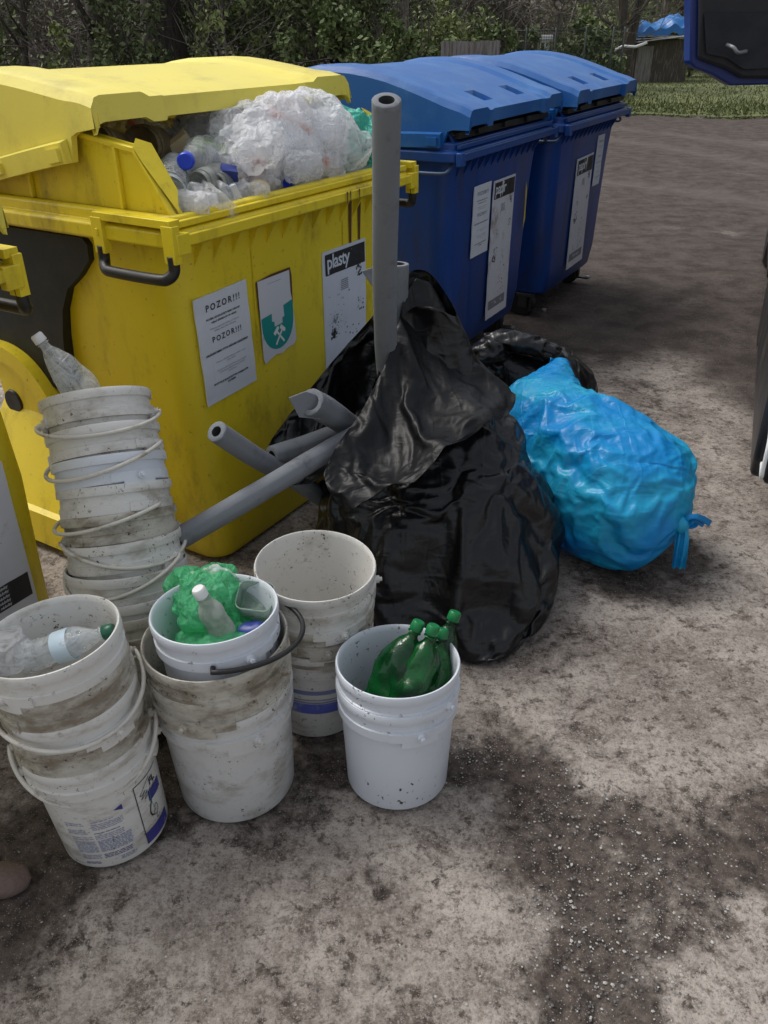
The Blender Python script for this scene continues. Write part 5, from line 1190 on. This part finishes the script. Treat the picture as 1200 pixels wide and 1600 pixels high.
def shrub(name, label, u, Y, w, h, mat, n, size=.07, seed=0, stem='bark', twn=18, group=None, cat='shrub', zc=None, depth=None):
    p = aty(u, 60, Y); z0 = 0 if Y <= 40 else (Y-40)*.16
    t = empty(name, (p[0], Y, z0)); B = MB(); leaves(B, (0, 0, h*.52), (w*.5, (depth or w)*.45, h*.5), n, size, .3, seed); B.build('foliage', M[mat], t, 0, fix=False)
    B = MB(); twigs(B, (0, 0, 0), (0, 0, h*.6), twn, h*.55, .014, seed); B.tube([(0, 0, 0), (.02, 0, h*.3), (.0, .03, h*.6)], [.04, .03, .015], 6); B.build('stem', M[stem], t, 180, fix=False)
    return tag(t, label, cat, group)
def trunk_tree(name, label, u, Y, r, H, mat='bark', lean=(0, 0), crown=None, seed=0, tw=40, twm='twig', twl=1.5):
    p = aty(u, 60, Y); z0 = 0 if Y <= 40 else (Y-40)*.16; t = empty(name, (p[0], Y, z0)); B = MB(); rs = np.random.default_rng(seed)
    pts = spline([(0, 0, -.1), (lean[0]*.2, lean[1]*.2, H*.25), (lean[0]*.6+rs.normal()*.06, lean[1]*.6, H*.6), (lean[0], lean[1], H)], 16)
    rad = np.interp(np.linspace(0, 1, 16), [0, .06, 1], [r*1.35, r, r*.45]); B.tube(pts, rad, 12)
    V = B.v[-1]
    for i in range(len(V)): V[i, :2] += r*.15*mnoise.noise(Vector((V[i, 0]*8, V[i, 1]*8, V[i, 2]*2+seed)))
    for k in range(5):
        i = rs.integers(5, 14); d = rs.normal(size=3); d[2] = abs(d[2])+.5; d /= np.linalg.norm(d); B.tube([pts[i], pts[i]+d*.9, pts[i]+d*1.6+[0, 0, .5]], [r*.4, r*.25, r*.12], 6)
    B.build('trunk', M[mat], t, 180, fix=False)
    B = MB(); twigs(B, pts[4], pts[-1], tw, twl, .012, seed)
    B.build('branches', M[twm], t, 180, fix=False)
    if crown:
        B = MB(); leaves(B, (lean[0], lean[1], H*.8), crown[1], crown[2], crown[3], .2, seed); B.build('crown', M[crown[0]], t, 0, fix=False)
    return tag(t, label, 'tree')
# lawn beyond the road
lx = np.linspace(4.6, 40, 60); 
def lawn_edge(x): return 19.0+.9*math.sin(x*.5)+.35*(x-5)*.3+.5*mnoise.noise(Vector((x*.8, 1, 2)))
R_ = []
for j in range(24):
    t = j/23; R_.append(np.array([(x-1.2*(1-t)*0, lawn_edge(x)+t*(58-lawn_edge(x)), .006+.05*min(1, t*8)+max(0, (lawn_edge(x)+t*(58-lawn_edge(x))-40))*.16) for x in lx]))
b = MB(); b.rings(R_, closed=False); 
m, N, L, B = new_mat('lawn'); v = coords(N, L, rnd=False)
c = mix(N, L, ramp(N, L, ntex(N, L, v, 1.2, 6), .35, .65), (.075, .095, .03), (.14, .155, .055)); c = mix(N, L, ramp(N, L, ntex(N, L, v, 9, 5), .55, .72, 0, .7), c, (.13, .10, .06))
L.new(c, B.inputs['Base Color']); B.inputs['Roughness'].default_value = .9; M['lawn'] = m
tag(b.build('lawn', m, None, 180, fix=False), kind='structure')
b = MB(); rs = np.random.default_rng(3)
for _ in range(26000):
    x = rs.uniform(4.7, 16); e_ = lawn_edge(x); y = e_-.4+(24)*rs.uniform(0, 1)**1.7
    h_ = rs.uniform(.03, .10)*min(1, .35+(y-e_+.4)*.4); a = rs.uniform(0, 6.3); dx, dy = .02*math.cos(a), .02*math.sin(a); z = .0 if y < e_ else .03
    b.add([(x-dx, y-dy, z), (x+dx, y+dy, z), (x+rs.normal()*.03, y+rs.normal()*.03, z+h_)], [(0, 1, 2)])
tag(b.build('lawn_grass', [leafmat('grass_blades', (.075, .10, .03), (.15, .165, .06))], None, 0, fix=False), 'short rough grass growing over the lawn past the road', 'grass', kind='stuff')
# hillside wood, one dark mass far behind
b = MB(); rs = np.random.default_rng(5)
for k in range(34):
    x = -42+k*2.9; Y = 46+rs.uniform(-3, 5); leaves(b, (x, Y, 3.6+rs.uniform(-1, 1)), (3.4, 2.5, 5.), 1500, .26, .1, 100+k)
tag(b.build('far_wood', [leafmat('far_leaves', (.09, .11, .07), (.17, .19, .12))], None, 0, fix=False), 'dark far wood rising behind the gardens', 'wood', kind='stuff')
# picket fence, board fence, wire fence
t = empty('picket_fence', (0, 16, 0)); b = MB(); x = -12.
while x < -2.0:
    h_ = .965+random.uniform(-.03, .02); b.prism([(x, .05), (x+.055, .05), (x+.055, h_-.05), (x+.0275, h_), (x, h_-.05)], 1, -.01, .01); x += .098
b.build('pickets', M['picket'], t, 0, fix=False)
b = MB(); b.box((-7, .03, .35), (10, .04, .07)); b.build('rail', M['picket'], t, 0); b = MB(); b.box((-7, .03, .8), (10, .04, .07)); b.build('rail', M['picket'], t, 0)
tag(t, 'weathered picket fence whose tips show above the yellow lid', 'fence')
xa, xb = aty(689, 80, 17)[0], aty(781, 80, 17)[0]
t = empty('board_fence', (0, 17, 0)); 
for i in range(3):
    b = MB(); x = xa+i*(xb-xa)/3
    for k in range(5):
        w_ = (xb-xa)/15; b.box((x+w_*(k+.5), 0, .74+random.uniform(-.01, .01)), (w_*.93, .02, 1.36))
    b.build('board_panel', M['boards'], t, 0)
b = MB(); b.box(((xa+xb)/2, .03, 1.1), (xb-xa, .03, .08)); b.build('rail', M['boards'], t, 0)
tag(t, 'short grey board fence seen right above the nearer blue lid', 'fence')
t = empty('wire_fence', (0, 0, 0)); Yf = 22.
def fx(u): return aty(u, 60, Yf)[0]
for u in (783, 822, 868, 915, 958, 975):
    b = MB(); b.tube([(fx(u), Yf, 0), (fx(u), Yf, 1.62)], .022, 8); b.build('post', M['fence_dark'], t, 180)
b = MB(); b.tube([(fx(783), Yf, 1.55), (fx(975), Yf, 1.58)], .012, 6); b.build('top_rail', M['fence_dark'], t, 180)
b = MB(); x = fx(783)
while x < fx(975):
    b.box((x, Yf, .8), (.006, .006, 1.5)); x += .055
z = .1
while z < 1.55: b.box(((fx(783)+fx(975))/2, Yf, z), (fx(975)-fx(783), .006, .006)); z += .11
b.build('wire_mesh', M['fence_dark'], t, 0, fix=False); tag(t, 'dark wire mesh fence behind the farther blue container', 'fence')
t = empty('marker_post', tuple(at(968, 133))); b = MB(); b.tube([(0, 0, 0), (0, 0, 1.95)], .05, 12); b.build('post', M['post_white'], t, 60)
for z in (.25, .75, 1.25, 1.75):
    b = MB(); b.tube([(0, 0, z), (0, 0, z+.22)], .052, 12); b.build('band', M['post_rust'], t, 60)
tag(t, 'thin pale post with rusty bands at the lawn edge', 'post')
# garden clutter: compost box, shed with a blue sheet, planks
p = aty(852, 60, 24)
t = empty('garden_barrel', (p[0], 24, 0)); b = MB(); b.lathe([(0, .0), (.24, 0), (.27, .5), (.26, 1.0), (.2, 1.05)], 20); b.build('drum', M['barrel'], t, 40); b = MB(); b.box((0, 0, 1.40), (.34, .25, .10)); b.box((0, 0, 1.2), (.2, .15, .32)); b.build('lid', M['white_plastic'], t, 30, bevel=.01); tag(t, 'green garden barrel with a pale cover behind the wire fence', 'barrel')
Ys = 30.; p = aty(1038, 60, Ys); shd = empty('shed', (p[0], Ys, 0))
b = MB(); b.box((0, .8, .62), (1.7, 1.6, 1.24)); b.build('wall', M['shed_wood'], shd, 30, bevel=.01)
b = MB(); b.box((-.55, -.02, .55), (.5, .03, 1.05)); b.build('door', M['boards'], shd, 30)
b = MB()
for i in range(5): b.box((-.1+.1*i, .35+.2*i, 1.27+.035*i), (2.0-.1*i, 1.5, .02), np.array(Matrix.Rotation(.05*(i-2), 3, 'Y')))
b.build('roof', M['tin'], shd, 0)
tag(shd, 'low weathered shed with scrap tin roof at the back of the lawn', 'shed')
V = []; n = 26
b = MB(); R_ = []
for i in range(n):
    R_.append(np.array([(-.95+1.9*i/(n-1), .1+1.4*j/(n-1), 1.46+.30*math.sin(PI*j/(n-1))*(.7+.3*math.sin(i*.5))+.16*mnoise.noise(Vector((i*.3, j*.3, 4)))+.25*(i/(n-1))) for j in range(n)]))
b.rings(R_, closed=False); low = [r_-[0, 0, .22] for r_ in R_]; b.rings([R_[0], low[0]], closed=False); b.rings([[r_[0] for r_ in R_], [r_[0] for r_ in low]], closed=False); b.rings([R_[-1], low[-1]], closed=False)
o = b.build('tarpaulin', M['tarp'], None, 180, loc=(p[0]+.1, Ys, 0), fix=False); tag(o, 'bright blue tarpaulin bunched over the shed roof', 'tarpaulin')
b = MB(); b.tube([(0, 0, 0), (.25, 0, .12), (.6, 0, .1), (.9, 0, .2)], .035, 8); tag(b.build('plastic_pipe', M['white_plastic'], None, 180, loc=tuple(aty(958, 80, 26))), 'pale bent pipe lying on the fence left of the shed', 'pipe')
pg = aty(55, 100, 26); b = MB(); b.prism([(-.45, 0), (.45, 0), (.45, 1.0), (0, 1.75), (-.45, 1.0)], 1, 0, 1.2); tag(b.build('garden_hut', M['hut'], None, 30, loc=(pg[0], 26, 0)), 'small grey gabled hut far left behind the bushes', 'hut')
# trees and shrubs
trunk_tree('tree', 'pale grey trunk rising behind the yellow container, right of the middle', 623, 20, .19, 5.5, 'bark_grey', (.15, 0), ('leaf_mid', (1.6, 1.2, 1.2), 500, .07), 1, tw=24)
trunk_tree('tree', 'thick dark trunk at the left among the bushes', 152, 19, .30, 5.5, 'bark', (.3, 0), ('leaf_dark', (2, 1.5, 1.3), 800, .08), 2, tw=40)
trunk_tree('tree', 'broad brown furrowed trunk right of the thick dark one', 258, 20.5, .55, 6, 'bark', (-.2, 0), ('leaf_dark', (2, 1.5, 1.3), 800, .08), 3, tw=30)
trunk_tree('tree', 'dark trunk splitting upward behind the marker post', 980, 27, .16, 6, 'bark', (.7, 0), None, 4, tw=60)
trunk_tree('tree', 'dark twin trunk crossing behind the marker post', 972, 26.5, .14, 6, 'bark', (-.1, 0), None, 5, tw=60)
trunk_tree('tree', 'thin dark trunk beside the board fence', 783, 21, .05, 5, 'bark', (.1, 0), None, 6, tw=40)
trunk_tree('tree', 'bare grey branched tree behind the board fence', 725, 25, .12, 5, 'bark', (.4, 0), None, 7, tw=150)
trunk_tree('tree', 'bare twiggy tree above the farther blue lid', 880, 28, .10, 5, 'bark_grey', (-.4, 0), ('leaf_light', (2.2, 1.5, 1.6), 500, .06), 8, tw=170)
trunk_tree('tree', 'bare pale tree in the gap left of the raised flap', 1030, 36, .12, 6, 'bark_grey', (.3, 0), ('leaf_red', (2.5, 1.5, 2.), 900, .08), 9, tw=140)
trunk_tree('tree', 'leaning bare trunk at the far left edge', 20, 18.5, .07, 5, 'bark', (.9, 0), ('leaf_light', (1.2, 1, 1.), 300, .06), 10, tw=80)
trunk_tree('tree', 'slim brown trunk between the broad one and the middle bushes', 330, 19.5, .09, 5, 'bark', (-.3, 0), ('leaf_mid', (1.5, 1, 1.2), 500, .06), 12, tw=60)
specs = [(-20, 19, 2.6, 3.4, 'leaf_mid', 1500, 'bushy mid green shrub at the left picture edge'), (70, 21, 2.4, 3.2, 'leaf_brown', 1300, 'brownish bare shrub in front of the gabled hut'), (110, 17.6, 1.4, 1.9, 'leaf_light', 500, 'small fresh green shrub left of the thick dark trunk'),
  (200, 18, 1.8, 2.6, 'leaf_dark', 1500, 'dark shrub between the thick and the broad trunk'), (210, 24, 3.4, 4.2, 'leaf_dark', 2200, 'tall dark shrub behind the two left trunks'), (300, 22, 3., 4., 'leaf_dark', 2400, 'dark shrub behind the broad brown trunk'),
  (350, 18.6, 1.9, 3.2, 'leaf_light', 700, 'light green airy shrub hanging over the open lid'), (380, 21, 2.8, 3.8, 'leaf_dark', 2400, 'dense dark shrub behind the light green airy one'), (440, 20, 2.4, 3.4, 'leaf_dark', 2200, 'dense dark shrub above the middle of the yellow lid'),
  (490, 18.8, 2., 2.8, 'leaf_mid', 1500, 'mid green shrub above the right end of the yellow lid'), (545, 20, 2.4, 3.4, 'leaf_dark', 2200, 'dark shrub above the left end of the nearer blue lid'), (585, 18.6, 1.7, 2.0, 'leaf_mid', 1300, 'low mid green shrub left of the pale grey trunk'),
  (655, 18.6, 1.6, 1.95, 'leaf_mid', 1300, 'low green shrub right of the pale grey trunk'), (690, 21, 2.2, 2.3, 'leaf_light', 1300, 'yellow green hedge piece behind the left end of the board fence'), (745, 21.5, 2., 2.2, 'leaf_mid', 1300, 'green hedge piece behind the right end of the board fence'),
  (700, 27, 3.4, 4, 'leaf_brown', 1500, 'grey brown bare thicket behind the board fence'), (800, 27, 3.4, 3.6, 'leaf_brown', 1500, 'grey brown bare thicket behind the wire fence'), (830, 23.4, 1.6, 1.5, 'leaf_dark', 1300, 'dark shrub behind the left half of the wire fence'),
  (905, 23.6, 1.5, 1.7, 'leaf_dark', 1500, 'dark evergreen shrub behind the right half of the wire fence'), (940, 24.5, 1.8, 2.1, 'leaf_mid', 1200, 'green shrub right behind the end of the wire fence'), (935, 31, 3.2, 3.4, 'leaf_light', 1200, 'pale green shrub far behind the farther blue lid'),
  (1000, 31, 1.6, 1.25, 'leaf_dark', 1100, 'low dark shrub between marker post and shed'), (1085, 33, 2.6, 1.5, 'leaf_dark', 1300, 'dark hedge right of the shed under the raised flap'), (1010, 38, 4, 3.6, 'leaf_light', 1400, 'light green shrub far behind the shed'),
  (1110, 37, 4, 3.4, 'leaf_red', 1200, 'reddish brown thicket behind the blue tarpaulin'), (620, 24, 3.4, 4.2, 'leaf_dark', 2400, 'tall dark shrub behind the pale grey trunk'), (870, 33, 3.6, 4., 'leaf_brown', 1400, 'brown bare thicket far behind the wire fence'),
  (1180, 34, 4, 2., 'leaf_dark', 1300, 'dark hedge behind the raised flap at the right edge'), (10, 24, 3.6, 4, 'leaf_brown', 1500, 'brown twiggy thicket at the left behind the hut'), (140, 26, 3.6, 4.2, 'leaf_dark', 1800, 'dark thicket behind the thick left trunk')]
for i, (u, Y, w_, h_, mt_, n, lab) in enumerate(specs): shrub('shrub', lab, u, Y, w_, h_, mt_, int(n*1.5), .062 if Y < 23 else .075, 20+i, 'twig' if mt_ in ('leaf_brown', 'leaf_red', 'leaf_light') else 'bark', 26 if mt_ != 'leaf_brown' else 70, 'shrubs and bushes beyond the yard')
